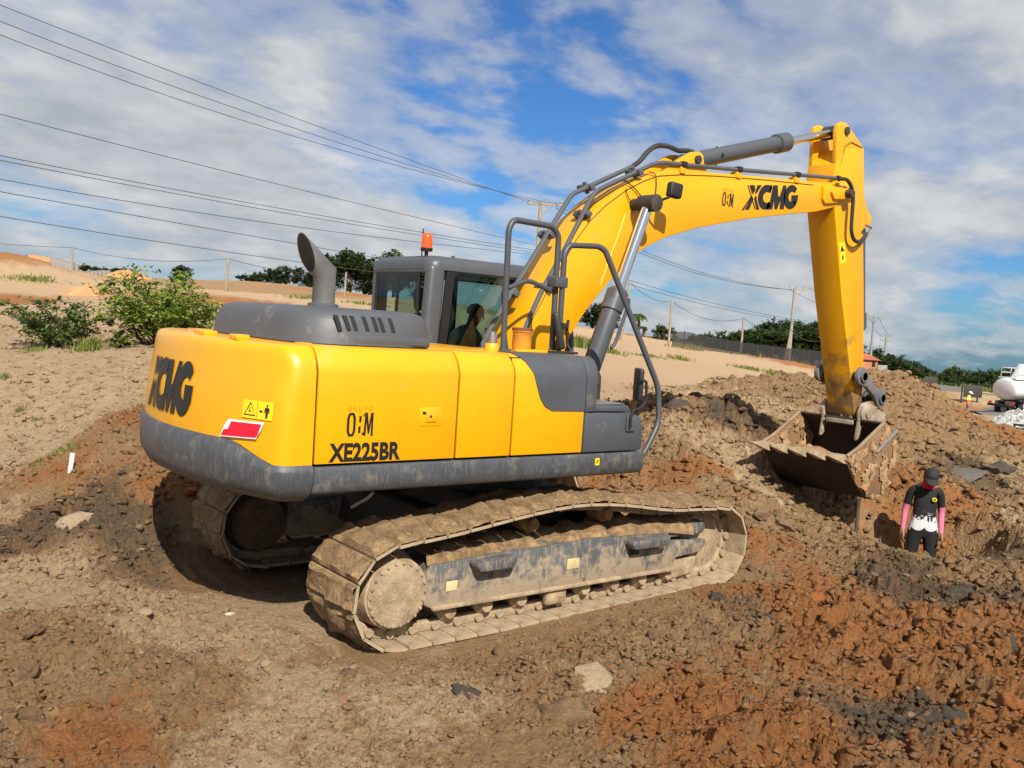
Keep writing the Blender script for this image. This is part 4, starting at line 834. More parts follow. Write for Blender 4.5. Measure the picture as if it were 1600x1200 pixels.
# ------------------------------------------------ undercarriage
def track_path():
    pts = []
    cx, cz, r = -1.735, .375, .385
    for k in range(13): a = math.radians(270-180*k/12); pts.append((cx+r*math.cos(a)*1.03, cz+r*math.sin(a)))
    pts += [(-1.35, .79), (-.81, .865), (-.45, .905), (-.1, .93), (.35, .90), (.62, .86), (1.0, .80), (1.35, .785)]
    cx, cz, r = 1.735, .40, .365
    for k in range(13): a = math.radians(92-172*k/12); pts.append((cx+r*math.cos(a), cz+r*math.sin(a)))
    pts += [(1.4, .045), (.9, .015), (-.9, -.01)]
    return pts
TPATH = track_path()
def resample(pts, n):
    P = [Vector((x, z)) for x, z in pts]+[Vector(pts[0])]
    # smooth by Chaikin
    for _ in range(2):
        Q = []
        for a, b_ in zip(P[:-1], P[1:]): Q += [a*.75+b_*.25, a*.25+b_*.75]
        P = Q+[Q[0]]
    L = [0]
    for a, b_ in zip(P[:-1], P[1:]): L.append(L[-1]+(b_-a).length)
    out = []
    for k in range(n):
        s_ = L[-1]*k/n; i = max(j for j in range(len(L)) if L[j] <= s_); i = min(i, len(P)-2); t = (s_-L[i])/max(1e-9, L[i+1]-L[i]); out.append(P[i]*(1-t)+P[i+1]*t)
    return out, L[-1]
NS = 46
PT, PL = resample(TPATH, NS)
PITCH = PL/NS
def shoe_mesh(seed):
    """one shoe: plate, three grousers and caked mud outside, link pads inside; x along the track, y across, z outwards"""
    r_ = random.Random(seed); nx, ny = 9, 15; m = MB(); v = []
    for j in range(ny):
        y = -.35+.70*j/(ny-1)
        for i in range(nx):
            x = -PITCH/2+.006+(PITCH-.012)*i/(nx-1); g = abs(math.sin(math.pi*(i/(nx-1))*2.5+.8))
            z = .004+.008*g+r_.random()*.014+.03*max(0, .4+math.sin(y*(7+seed)+seed*2.1)*math.sin(x*17+seed*2)*.8+.5*math.sin(y*23+seed))
            if i in (0, nx-1): z = .002
            if j in (0, ny-1): z *= .5
            v.append((x, y+(r_.random()-.5)*.008 if 0 < j < ny-1 else y+(r_.random()-.5)*.006, z))
    m.add(v, [(j*nx+i, j*nx+i+1, (j+1)*nx+i+1, (j+1)*nx+i) for j in range(ny-1) for i in range(nx-1)], 0)
    a = PITCH/2-.006
    m.add([(-a, -.35, -.022), (a, -.35, -.022), (a, .35, -.022), (-a, .35, -.022), (-a, -.35, .002), (a, -.35, .002), (a, .35, .002), (-a, .35, .002)], [(3, 2, 1, 0), (0, 1, 5, 4), (2, 3, 7, 6), (1, 2, 6, 5), (3, 0, 4, 7)], 1)
    for y in (-.10, .10): m.box(-PITCH*.52, PITCH*.52, y-.03, y+.03, -.10, -.022, .012, 1)
    for y in (-.145, .145): m.lathe([(0, .035), (.03, .035)], (0-PITCH*.25, y-.015, -.062), (0-PITCH*.25, 9, -.062), 10, 1)
    return m.mesh('track_shoe', False)
SHOES = [shoe_mesh(k) for k in range(6)]
for me_ in SHOES:
    me_.materials.append(MUDM); me_.materials.append(MUDL); me_.polygons.foreach_set('use_smooth', [True]*len(me_.polygons)); me_.set_sharp_from_angle(angle=math.radians(45))
SHOED = [s_.copy() for s_ in SHOES[:2]]
TOPM = MUDL
for sgn in (-1, 1):
    yc = sgn*1.19; yo = yc+sgn*0
    near = sgn < 0
    fz = [(-1.50, .255), (-1.40, .205), (1.18, .215), (1.25, .30), (1.12, .56), (.2, .60), (-1.0, .575), (-1.46, .545)]
    TF = MB().prism(fz, yc-.23, yc+.23, .02).build('track_frame', TRKG, EX, 35)
    so_ = -1 if near else -1           # the camera sees the right-hand face of both
    yf = yc-.23
    # lower ledge, step brackets, openings and stickers on the visible face
    MB().box(-1.42, 1.2, yf-.03, yf+.01, .205, .235, .006).build('frame_ledge', MUDL, TF)
    if near:
        for (xa, xb) in ((-1.10, -.72), (.55, 1.02)): MB().prism([(xa, .515), (xa+.04, .475), (xb-.03, .475), (xb, .525), (xb, .56), (xa, .545)], yf-.11, yf+.01, .008).build('step', TRKG, TF)
        MB().box(.62, .74, yf-.004, yf+.01, .40, .50, .004).build('frame_opening', BLK, TF)
        PST = mat('faded_sticker', (.62, .5, .25), .7, var=.2, dust=.3, dcol=(.42, .31, .19), dscale=20)
        for xa, za, w_, h_ in ((-1.30, .33, .10, .075), (-.10, .36, .13, .085), (1.0, .42, .07, .055)): MB().box(xa, xa+w_, yf-.004, yf+.005, za, za+h_, .001).build('sticker', PST, TF)
        MB().prism([(1.15, .30), (1.60, .33), (1.66, .40), (1.66, .44), (1.15, .47)], yf+.02, yf+.10, .01).prism([(1.0, .50), (1.62, .50), (1.66, .56), (1.62, .62), (1.05, .60)], yf+.03, yf+.12, .01).build('idler_guard', TRKG, TF)
        MB().prism([(1.22, .10), (1.55, .13), (1.58, .28), (1.22, .27)], yf+.05, yf+.12, .01).build('idler_guard', MUDL, TF)
    # mud lying on the frame
    if near:
        v = []; nn = 60
        for i in range(nn):
            x = -1.48+2.95*i/(nn-1)
            for j, (dy, base) in enumerate(((-.225, .56), (-.20, .60), (-.10, .64), (.05, .66), (.2, .62))):
                hgt = base+float(fbm(np.array([x*5.]), np.array([j*.7+3]), 3, 70)[0])*.09+(.03 if x > .5 else 0); hgt = max(hgt, .53)
                if j == 0: hgt = np.interp(x, (-1.5, -1.0, .2, 1.12, 1.5), (.54, .572, .598, .556, .50))
                v.append((x, yc+dy-.004, hgt))
        MB().add(v, [(i*5+j, i*5+j+1, (i+1)*5+j+1, (i+1)*5+j) for i in range(nn-1) for j in range(4)]).build('caked_mud', MUDM, TF, 60)
    # sprocket with final drive cover
    c_ = (-1.735, .375)
    hub = [(0, .30), (.10, .30), (.12, .285), (.20, .27), (.30, .255), (.305, .242), (.32, .240), (.328, .2), (.33, .02)]
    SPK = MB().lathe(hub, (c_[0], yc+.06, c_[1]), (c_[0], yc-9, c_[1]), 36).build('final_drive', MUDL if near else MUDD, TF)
    bl = MB()
    for k in range(22):
        a = 2*math.pi*k/22; bl.lathe([(0, .013), (.014, .013), (.016, .006)], (c_[0]+.226*math.cos(a), yc-.262, c_[1]+.226*math.sin(a)), (c_[0]+.226*math.cos(a), yc-9, c_[1]+.226*math.sin(a)), 6)
    bl.build('cover_bolts', MUDL if near else MUDD, TF)['kind'] = 'stuff'
    tooth = []
    for k in range(21*4):
        a = 2*math.pi*k/84; r_ = (.285, .285, .33, .33)[k % 4]; tooth.append((c_[0]+r_*math.cos(a), c_[1]+r_*math.sin(a)))
    MB().prism(tooth, yc-.04, yc+.04, .0).build('sprocket', DARKM, TF)
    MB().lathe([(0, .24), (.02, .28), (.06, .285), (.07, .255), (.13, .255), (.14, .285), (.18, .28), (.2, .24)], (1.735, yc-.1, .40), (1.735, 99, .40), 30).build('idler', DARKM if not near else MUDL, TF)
    for k in range(8):
        x = -1.22+2.42*k/7
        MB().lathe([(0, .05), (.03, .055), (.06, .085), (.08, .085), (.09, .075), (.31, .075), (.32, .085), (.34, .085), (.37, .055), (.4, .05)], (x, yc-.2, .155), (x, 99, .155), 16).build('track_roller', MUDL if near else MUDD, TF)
    if near: MB().box(-.30, -.08, yf+.0, yf+.06, .08, .22, .02).build('roller_guard', MUDL, TF)
    for x, z in ((-.43, .765), (.40, .785)): MB().lathe([(0, .05), (.05, .055), (.06, .075), (.2, .075), (.22, .05)], (x, yc-.17, z-.02), (x, 99, z-.02), 16).build('carrier_roller', MUDM, TF)
    for k in range(NS):
        p, a_, b_ = PT[k], PT[k-1], PT[(k+1) % NS]; t_ = (b_-a_).normalized(); n_ = Vector((-t_.y, t_.x))
        mid_ = p; o = link(bpy.data.objects.new('track_shoe', SHOES[(k*5+(0 if near else 3)) % 6]))
        o.matrix_world = Matrix(((t_.x, 0, n_.x, mid_.x), (0, 1, 0, yc), (t_.y, 0, n_.y, mid_.y), (0, 0, 0, 1))); o.parent = TF
# car body between the tracks and the swing bearing
MB().prism([(-.75, .45), (.75, .45), (.55, .86), (-.55, .86)], -.75, .75, .02).prism([(-.95, .35), (-.45, .35), (-.5, .7), (-.85, .7)], -1.0, 1.0, .02).prism([(.95, .35), (.45, .35), (.5, .7), (.85, .7)], -1.0, 1.0, .02).build('car_body', DARKM, EX)
MB().lathe([(0, .62), (.22, .62)], (0, 0, .84), (0, 0, 9), 40).build('swing_bearing', DARKM, EX)
MB().tube([at(548, 793, Y=-.7), at(575, 778, Y=-.75), at(583, 770, Y=-.8)], .012, 6).build('drain_hose', mat('pale_hose', (.5, .45, .36), .6), EX)
# ---------------------------------------------------------------- clods and stones on the ground
def ico(sub):
    b = bmesh.new(); bmesh.ops.create_icosphere(b, subdivisions=sub, radius=1); v = np.array([q.co[:] for q in b.verts]); b.verts.index_update(); f = np.array([[q.index for q in g.verts] for g in b.faces]); b.free(); return v, f
def polar_xy(n, r0, r1, a=.78, pw=1.0):
    t = rng.uniform(-a, a, n); r = np.exp(np.log(r0)+(np.log(r1)-np.log(r0))*rng.random(n)**pw); return CAM[0]+r*(np.cos(t)*_h[0]-np.sin(t)*_h[1]), CAM[1]+r*(np.cos(t)*_h[1]+np.sin(t)*_h[0]), r
def under_machine(x, y): return (np.abs(x) < 2.25) & (np.abs(y) < 1.62)
ND = 92000
x, y, r = polar_xy(ND, 3.4, 24); z, sw, q = ground(x, y, soil=True)
keep = (rng.random(ND) < np.clip(q*1.0+.22, 0, 1)) & ~under_machine(x, y); x, y, z, r, q, sw = x[keep], y[keep], z[keep], r[keep], q[keep], sw[keep]
tv, tf = ico(1); k = len(x)
size = (.0045+.024*rng.random(k)**4)*np.clip(r/6, .8, 2.6)*(.55+.6*q)
rv = tv[None]*(1+.36*rng.standard_normal((k, len(tv), 1)))*size[:, None, None]*np.stack([rng.uniform(.7, 1.4, k), rng.uniform(.7, 1.3, k), rng.uniform(.35, .85, k)], -1)[:, None]
an = rng.uniform(0, 6.28, k); ca, sa = np.cos(an)[:, None], np.sin(an)[:, None]
vx = rv[..., 0]*ca-rv[..., 1]*sa+x[:, None]; vy = rv[..., 0]*sa+rv[..., 1]*ca+y[:, None]; vz = rv[..., 2]+(z+size*.25)[:, None]
me = bpy.data.meshes.new('soil_crumbs'); nv = len(tv); V3 = np.stack([vx, vy, vz], -1).reshape(-1, 3)
FF = (tf[None]+(np.arange(k)*nv)[:, None, None]).reshape(-1, 3)
me.vertices.add(len(V3)); me.vertices.foreach_set('co', V3.astype(np.float32).ravel()); me.loops.add(FF.size); me.loops.foreach_set('vertex_index', FF.ravel().astype(np.int32)); me.polygons.add(len(FF)); me.polygons.foreach_set('loop_start', (np.arange(len(FF))*3).astype(np.int32)); me.update(calc_edges=True)
jit = rng.normal(0, .16, (k, 3)); swn = np.clip(np.stack([sw[:, 3], sw[:, 4], sw[:, 1]], -1)+jit, 0, 1); sw2 = np.stack([np.clip(sw[:, 0]+jit[:, 1], 0, 1), sw[:, 5], q], -1)
setcol(me, 'soil', np.repeat(swn, nv, 0)); setcol(me, 'soil2', np.repeat(sw2, nv, 0)); me.materials.append(gm)
o = link(bpy.data.objects.new('soil_crumbs', me)); tag(o, 'loose crumbs of earth scattered over the churned ground', 'soil', kind='stuff')
STC = dict(o=mat('orange_clod', (.36, .125, .03), .95, var=.35, vscale=9, bump=.9, bscale=30), d=mat('dark_clod', (.075, .058, .042), .95, var=.4, vscale=9, bump=.9, bscale=30), b=mat('brown_clod', (.22, .135, .065), .95, var=.35, vscale=9, bump=.9, bscale=30),
           p=mat('pale_stone', (.34, .255, .155), .9, var=.25, vscale=9, bump=.7, bscale=30), w=mat('white_stone', (.46, .40, .31), .85, var=.15, vscale=9, bump=.4), g=mat('grey_stone', (.12, .105, .085), .85, var=.25, vscale=7, bump=.5))
def stone_mesh(seed, ang=False):
    v, f = ico(3 if not ang else 2); r_ = np.random.default_rng(seed); o_ = r_.uniform(0, 50, 3)
    n_ = fbm(v[:, 0]*1.3+o_[0]+v[:, 2], v[:, 1]*1.3+o_[1]-v[:, 2]*.7, 5, seed, .68); v = v*(1+(.6 if not ang else .35)*n_)[:, None]
    if ang:
        for _ in range(7):
            d_ = r_.standard_normal(3); d_ /= np.linalg.norm(d_); t = v@d_; ov = np.clip(t-.62, 0, None); v = v-ov[:, None]*d_
    v *= np.array([1, r_.uniform(.65, 1), r_.uniform(.45, .8)]); me = bpy.data.meshes.new('stone'); me.from_pydata([tuple(q) for q in v], [], [tuple(map(int, q)) for q in f]); me.update()
    me.materials.append(STC['b'])
    if not ang: me.polygons.foreach_set('use_smooth', [True]*len(me.polygons))
    return me
SM = [stone_mesh(k) for k in range(6)]+[stone_mesh(20+k, True) for k in range(4)]
def put_stone(x, y, s, col, kind=None, sink=.48, name='stone', rot=None, parent=GROUND, zs=1):
    mid = kind if kind is not None else random.randrange(10)
    o = link(bpy.data.objects.new(name, SM[mid])); o.location = (x, y, gzd(x, y)+s*(.5-sink)*zs); o.rotation_euler = rot or (random.uniform(-.4, .4), random.uniform(-.4, .4), random.uniform(0, 6.3)); o.scale = (s, s, s*zs); o.parent = parent
    o.material_slots[0].link = 'OBJECT'; o.material_slots[0].material = STC[col]; return o
x, y, r = polar_xy(900, 3.7, 19, .6); z, sw, q = ground(x, y, soil=True); cnt = 0
for i in range(900):
    if cnt >= 255: break
    if random.random() > q[i]*1.1+.08 or under_machine(x[i], y[i]): continue
    c_ = 'psbodg'[int(np.argmax(sw[i]+np.random.default_rng(i).random(6)*.5))]; c_ = {'s': 'p', 'g': 'd'}.get(c_, c_)
    if random.random() < .05: c_ = random.choice('wgg')
    s_ = (.018+.05*random.random()**2.6)*np.clip(r[i]/5.5, .8, 2.2)*(.7+.5*q[i])*(.6 if c_ in 'w' else 1); put_stone(x[i], y[i], s_, c_, random.randrange(6, 10) if c_ in 'wpg' else random.randrange(6)); cnt += 1
for px, py, d, s, c_, kd, zs in ((925, 1085, 5.75, .2, 'p', 6, .25), (880, 1130, 5.35, .16, 'b', 2, .9), (1450, 1150, 5.5, .09, 'd', 1, .8), (1410, 1142, 5.55, .07, 'd', 3, .7), (1370, 1128, 5.7, .08, 'd', 2, .8), (1335, 1120, 5.7, .07, 'd', 3, .7), (1490, 1160, 5.45, .1, 'd', 5, .8), (1565, 1060, 6.4, .11, 'd', 4, .9), (1225, 815, 10.6, .26, 'b', 7, .45), (1510, 745, 14.6, .4, 'g', 8, .3), (1540, 735, 15, .3, 'g', 9, .3),
                        (1190, 800, 10.6, .2, 'b', 7, .6), (1060, 640, 13.6, .22, 'd', 2, 1.0), (1085, 632, 15, .16, 'd', 5, 1.3), (120, 820, 8.6, .2, 'p', 6, .8), (360, 945, 6.8, .045, 'w', 6, .8), (730, 1085, 5.6, .10, 'd', 0, .5), (1405, 594, 21.8, .3, 'b', 4, .8), (1510, 1185, 5.2, .11, 'g', 1, .7), (1360, 790, 11.6, .14, 'w', 7, .5), (1560, 730, 15.2, .25, 'd', 3, .6), (540, 1060, 5.8, .07, 'b', 1, .6)):
    p = at(px, py, d=d); put_stone(p.x, p.y, s, c_, kd, .55, zs=zs)
# small things on the site
p = at(110, 718, d=9.9); gzp = gzd(p.x, p.y)
m = MB(); m.box(-.018, .018, -.018, .018, -.1, .2, .004); st = m.build('survey_stake', mat('white_plastic', (.75, .74, .7), .5)); st.location = (p.x, p.y, gzp); st.rotation_euler = (.02, .1, .3); tag(st, 'short white marker stake in the soil behind the excavator', 'stake')
p = at(1335, 860, d=11.2); zt = at(1337, 783, d=11.2).z; g0 = gzd(p.x, p.y)
rd = MB().tube([(0, 0, -.3), (.01, .005, .3), (.02, 0, zt-g0+.05)], .022, 8).build('wooden_rod', mat('dark_wood', (.09, .055, .03), .8, var=.3, vscale=14, bump=.3)); rd.location = (p.x, p.y, g0); tag(rd, 'thin dark wooden rod upright in the soil under the bucket', 'rod')
# ---------------------------------------------------------------- plants
LEAF = {}
def leafmat(name, a, b_, tr=.35):
    m = bpy.data.materials.new(name); m.use_nodes = True; nt = m.node_tree; bs = nt.nodes['Principled BSDF']; g = N(nt, 'ShaderNodeNewGeometry')
    r = ramp(nt, ((0, a), (1, b_))); LK(nt, g.outputs['Random Per Island'], r.inputs[0]); LK(nt, r.outputs[0], bs.inputs['Base Color']); bs.inputs['Roughness'].default_value = .55; bs.inputs['Specular IOR Level'].default_value = .3
    t = N(nt, 'ShaderNodeBsdfTranslucent'); LK(nt, r.outputs[0], t.inputs[0]); mx = N(nt, 'ShaderNodeMixShader'); mx.inputs[0].default_value = tr; out = nt.nodes['Material Output']
    LK(nt, bs.outputs[0], mx.inputs[1]); LK(nt, t.outputs[0], mx.inputs[2]); LK(nt, mx.outputs[0], out.inputs[0]); return m
LM_D = leafmat('leaf_dark', (.018, .032, .008), (.05, .075, .02), .2); LM_M = leafmat('leaf_mid', (.03, .06, .012), (.085, .13, .028), .25); LM_B = leafmat('leaf_bright', (.08, .14, .016), (.26, .34, .05), .35); LM_G = leafmat('leaf_greygreen', (.045, .075, .025), (.12, .15, .055), .25)
LM_S = leafmat('leaf_shrub', (.05, .09, .02), (.14, .19, .05), .3); LM_Y = leafmat('grass_blade', (.08, .14, .02), (.3, .3, .08), .3)
BARK = mat('bark', (.09, .065, .045), .9, var=.3, bump=.5, bscale=20)
def leaves(mb, pts, size, rs, flat=.35, lng=1.0):
    """small bent leaf quads at the given points"""
    n = len(pts); a = rs.uniform(0, 6.283, n); tl = rs.normal(0, flat, (n, 2)); s = size*rs.uniform(.55, 1.3, n)
    u = np.stack([np.cos(a), np.sin(a), tl[:, 0]], -1); u /= np.linalg.norm(u, axis=1)[:, None]; w = np.stack([-np.sin(a), np.cos(a), tl[:, 1]], -1); w /= np.linalg.norm(w, axis=1)[:, None]
    P = np.asarray(pts); q = np.stack([P-u*s[:, None]*lng-w*s[:, None]*.05, P+w*s[:, None]*.55, P+u*s[:, None]*lng, P-w*s[:, None]*.55], 1).reshape(-1, 3)
    base = len(mb.v); mb.v += [tuple(t) for t in q.tolist()]; mb.f += [(base+4*i, base+4*i+1, base+4*i+2, base+4*i+3) for i in range(n)]; mb.m += [0]*n
def crown_points(n, lobes, rs, shell=.55):
    out = []; wt = np.array([l[3]**2 for l in lobes]); wt = wt/wt.sum()
    for l, c_ in zip(lobes, rs.multinomial(n, wt)):
        d_ = rs.standard_normal((c_, 3)); d_ /= np.linalg.norm(d_, axis=1)[:, None]; r_ = l[3]*(shell+(1-shell)*rs.random(c_)**.6)*(1+.25*np.sin(d_[:, 0]*5+l[0])*np.sin(d_[:, 2]*6+l[1]))
        out.append(np.array(l[:3])+d_*r_[:, None]*np.array([1, 1, l[4]]))
    return np.concatenate(out)
def tree_proto(seed, H=8.0, nl=9, nleaf=3600, spread=.38, leaf=.30, trunk=.3):
    """unit tree: trunk with limbs (mesh 1) and a crown of leaf clumps (mesh 2)"""
    rs = np.random.default_rng(seed); lobes = []; t = MB(); hb = H*trunk
    t.tube([(0, 0, -.4), (rs.normal(0, .08), rs.normal(0, .08), hb*.6), (rs.normal(0, .2), rs.normal(0, .2), hb*1.2), (0, 0, H*.75)], .2, 7, radii=[.24, .18, .14, .04])
    for k in range(nl):
        a = 6.283*k/nl+rs.normal(0, .4); rad = H*spread*rs.uniform(.35, 1); zc = H*rs.uniform(trunk+.12, .86); rl = H*rs.uniform(.11, .19); lobes.append((math.cos(a)*rad, math.sin(a)*rad, zc, rl, rs.uniform(.6, .85)))
        t.tube([(0, 0, hb*rs.uniform(.7, 1.3)), (math.cos(a)*rad*.5, math.sin(a)*rad*.5, zc*.75), (math.cos(a)*rad, math.sin(a)*rad, zc)], .08, 5, radii=[.11, .07, .025])
    lobes.append((0, 0, H*.82, H*.17, .8)); lobes.append((rs.normal(0, .5), rs.normal(0, .5), H*.6, H*.22, .8))
    c = MB(); 
    # clumps within the lobes
    cl = crown_points(150, lobes, rs, .5); per = nleaf//150
    pts = (cl[:, None]+rs.normal(0, H*.032, (150, per, 3))).reshape(-1, 3); leaves(c, pts, leaf, rs, .55)
    return t.mesh('trunk'), c.mesh('crown', False)
TREES = [tree_proto(s, nl=n, spread=sp, trunk=tk) for s, n, sp, tk in ((1, 11, .38, .16), (2, 8, .30, .38), (3, 12, .44, .14), (4, 7, .27, .34), (5, 10, .46, .42), (6, 13, .42, .06), (7, 12, .36, .08))]
for t, c in TREES: t.materials.append(BARK); c.materials.append(LM_D)
def tree(x, y, h, kind, label, group, lm, z=None, rz=None, name='broadleaf_tree', wide=1.0):
    t, c = TREES[kind]; z = gz(x, y) if z is None else z
    e = empty(name, (x, y, z), label, 'tree', group, random.uniform(0, 6.28) if rz is None else rz); s = h/8.0
    for nm, me_ in (('trunk', t), ('crown', c)):
        o = link(bpy.data.objects.new(nm, me_)); o.parent = e
        if nm == 'crown': o.material_slots[0].link = 'OBJECT'; o.material_slots[0].material = lm
    e.scale = (s*wide, s*wide, s); return e
def tpx(px, ytop, ybase, d, kind, label, group, lm, **kw):
    """tree whose top shows at ytop when it stands at depth d on the column px"""
    b_ = at(px, ybase, d=d); tp = at(px, ytop, d=d); z0 = min(b_.z, gz(b_.x, b_.y)); return tree(b_.x, b_.y, max(1.2, tp.z-z0), kind, label, group, lm, z=z0, **kw)
# left skyline
tpx(285, 413, 438, 110, 2, 'lone dark round tree on the bare skyline behind the large shrub', None, LM_D, wide=1.2)
for px, yt, kd, w in ((160, 417, 5, 1.6), (192, 417, 5, 1.5), (130, 412, 5, 1.7), (110, 409, 6, 1.5)): tpx(px, yt, 436, 118, kd, 'low dark bushy tree on the skyline beyond the concrete pipes', 'low trees beyond the concrete pipes', LM_D, wide=w)
tpx(42, 401, 430, 120, 5, 'dark tree crown showing just above the orange earth bank', None, LM_D, wide=1.6)
for px, yt, d, kd, w in ((385, 428, 100, 5, 1.4), (405, 424, 105, 2, 1.2), (425, 418, 103, 0, 1.1), (446, 414, 98, 2, 1.1), (470, 416, 110, 0, 1.1), (495, 412, 104, 6, 1.1), (520, 398, 112, 2, 1.0), (548, 402, 106, 5, 1.0), (570, 396, 110, 6, 1.1), (590, 405, 103, 5, 1.1), (620, 400, 112, 2, 1.1), (650, 415, 108, 5, 1.1)):
    tpx(px, yt, 452, d, kd, 'dark broadleaf tree in the grove behind the exhaust and cab', 'grove behind the excavator cab', LM_D, wide=w)
tpx(540, 386, 452, 108, 4, 'tall open umbrella crowned tree rising beside the exhaust pipe', None, LM_D); tpx(615, 388, 455, 115, 1, 'tall rounded grey green tree at the end of the grove by the cab', None, LM_G, wide=1.1)
for px, yt, w in ((940, 470, 1.2), (925, 480, 1.3), (955, 500, 1.4)): tpx(px, yt, 520, 95, 2, 'dark tree behind the boom cylinder', 'trees behind the boom cylinder', LM_D, wide=w)
for px, yt in ((1035, 506), (1028, 512), (1048, 515)): tpx(px, yt, 535, 100, 5, 'small dark tree at the end of the wire fence beside the palm', 'small trees by the palm', LM_G)
random.seed(11)
top = lambda px: np.interp(px, (1080, 1100, 1130, 1160, 1190, 1225, 1250, 1275, 1300), (528, 518, 520, 512, 508, 497, 500, 503, 508))
for k in range(40):
    px = 1082+5.7*k+random.uniform(-3, 3); lay = k % 3; d = (100, 118, 140)[lay]; yt = top(px)+(13, 4, 0)[lay]+random.uniform(-2, 4); tpx(px, yt, 560, d, random.choice((0, 2, 5, 6, 5)), 'dark green tree in the wood behind the black mesh fence', 'wood behind the mesh fence', random.choice((LM_D, LM_D, LM_M)), wide=1.25)
for k in range(20):
    px = 1356+5.6*k; yt = np.interp(px, (1356, 1375, 1400, 1430, 1465), (536, 547, 556, 568, 584))+random.uniform(-2, 5)+(8 if k % 2 else 0); tpx(px, yt, 604, 135+10*(k % 3), random.choice((0, 2, 5, 6)), 'dark tree on the wooded slope beyond the utility poles', 'wooded slope beyond the poles', random.choice((LM_D, LM_D, LM_M)), wide=1.5)
for px, yt, kd in ((1478, 574, 1), (1492, 570, 2), (1486, 577, 2), (1506, 576, 1)): tpx(px, yt, 612, 120, kd, 'taller grey green tree standing over the roadside scrub', 'taller trees over the roadside', LM_G)
for k in range(22):
    px = 1455+7.6*k; tpx(px, np.interp(px, (1455, 1500, 1560, 1620), (588, 583, 574, 570))+random.uniform(-2, 5)+(9 if k % 2 else 0), 614, 110+8*(k % 3), random.choice((2, 5, 6)), 'mid green bushy tree along the road past the tanker', 'trees along the road past the tanker', random.choice((LM_M, LM_D, LM_M)), wide=1.5)
for px in (1412, 1425, 1475, 1485, 1495, 1545, 1554): tpx(px, 605+random.uniform(-2, 2), 617, 92, 5, 'pale green roadside bush of tall grass', 'roadside bushes', LM_G, name='roadside_bush', wide=2.2)
# palms
def palm(px, ytop, ybase, d, label):
    b_ = at(px, ybase, d=d); tp = at(px, ytop, d=d); z0 = gz(b_.x, b_.y); h = tp.z-z0; e = empty('palm_tree', (b_.x, b_.y, z0), label, 'palm')
    MB().tube([(b_.x, b_.y, z0-.3), (b_.x+.15, b_.y, z0+h*.5), (b_.x, b_.y, z0+h*.86)], .16, 7, radii=[.22, .16, .12]).build('trunk', BARK, e)
    rs = np.random.default_rng(int(px)); 
    for k in range(13):
        a = 6.283*k/13+rs.normal(0, .2); el = rs.uniform(-.3, 1.0); L = h*.42; m = MB(); n = 9; c0 = Vector((b_.x, b_.y, z0+h*.86)); prev = None; v = []; f = []
        for j in range(n):
            t = j/(n-1); q = c0+Vector((math.cos(a)*L*t*math.cos(el*.6), math.sin(a)*L*t*math.cos(el*.6), L*(el*t*.7-t*t*.75))); w = Vector((-math.sin(a), math.cos(a), 0))*(.42*math.sin(math.pi*min(1, t*.9+.08))); v += [q-w+Vector((0, 0, -.25*w.length)), q, q+w+Vector((0, 0, -.25*w.length))]
        for j in range(n-1):
            # split leaflets: alternate gaps
            f += [(3*j, 3*j+1, 3*j+4), (3*j+1, 3*j+2, 3*j+4)]
        m.add(v, f); m.build('frond', LM_M, e, 0)
palm(995, 486, 530, 90, 'feathery palm tree on the sand rise behind the mirror'); palm(1004, 508, 530, 96, 'short squat palm low on the sand rise')
# near shrubs on the ledge
def shrub(px, py, d, wpx, hpx, seed, lm, label, nst, leaf, nleaf):
    b_ = at(px, py, d=d); z0 = gz(b_.x, b_.y); k = d/FPX; W_, H_ = wpx*k, hpx*k; rs = np.random.default_rng(seed); e = empty('shrub', (b_.x, b_.y, z0), label, 'shrub'); m = MB(); tips = []
    for s in range(nst):
        a = 6.283*s/nst+rs.normal(0, .3); R_ = W_*.5*rs.uniform(.35, 1.0); h_ = H_*rs.uniform(.35, 1.0)*(1-.35*(R_/W_*2)**2+.15); q0 = Vector((b_.x+rs.normal(0, .05), b_.y+rs.normal(0, .05), z0-.05)); q2 = Vector((b_.x+math.cos(a)*R_, b_.y+math.sin(a)*R_, z0+h_)); q1 = q0*.4+q2*.6+Vector((0, 0, h_*.12))
        m.tube([q0, q0*.6+q1*.4+Vector((rs.normal(0, .06), rs.normal(0, .06), 0)), q1, q2], .012, 5, radii=[.02, .015, .01, .004])
        for t in (.35, .5, .62, .74, .86, .96, 1.0):
            q = q0*(1-t)**2+q1*2*t*(1-t)+q2*t*t; tips.append(q)
            for _ in range(2): tips.append(q+Vector((rs.normal(0, W_*.07), rs.normal(0, W_*.07), rs.normal(0, H_*.06))))
    m.build('stems', BARK, e)
    T = np.array([t[:] for t in tips]); idx = rs.integers(0, len(T), nleaf//6); pts = (T[idx][:, None]+rs.normal(0, 1, (len(idx), 6, 3))*np.array([W_*.035, W_*.035, H_*.03])).reshape(-1, 3); c = MB(); leaves(c, pts, leaf, rs, .5, 1.25)
    mesh_obj('foliage', c.mesh('foliage', False), lm, e, 0); return e
shrub(88, 520, 16.5, 150, 72, 3, LM_S, 'straggly grey green shrub with dark leaves on the ledge', 24, .043, 3200); shrub(248, 536, 16.5, 190, 110, 5, LM_B, 'large bright green leafy shrub on the ledge beside the counterweight', 40, .045, 5600)
shrub(335, 505, 18.5, 90, 40, 9, LM_B, 'small bright shrub peeping out behind the engine hood', 12, .045, 900); shrub(188, 538, 16, 40, 26, 8, LM_B, 'tiny bright sprout at the foot of the large shrub', 8, .04, 420)
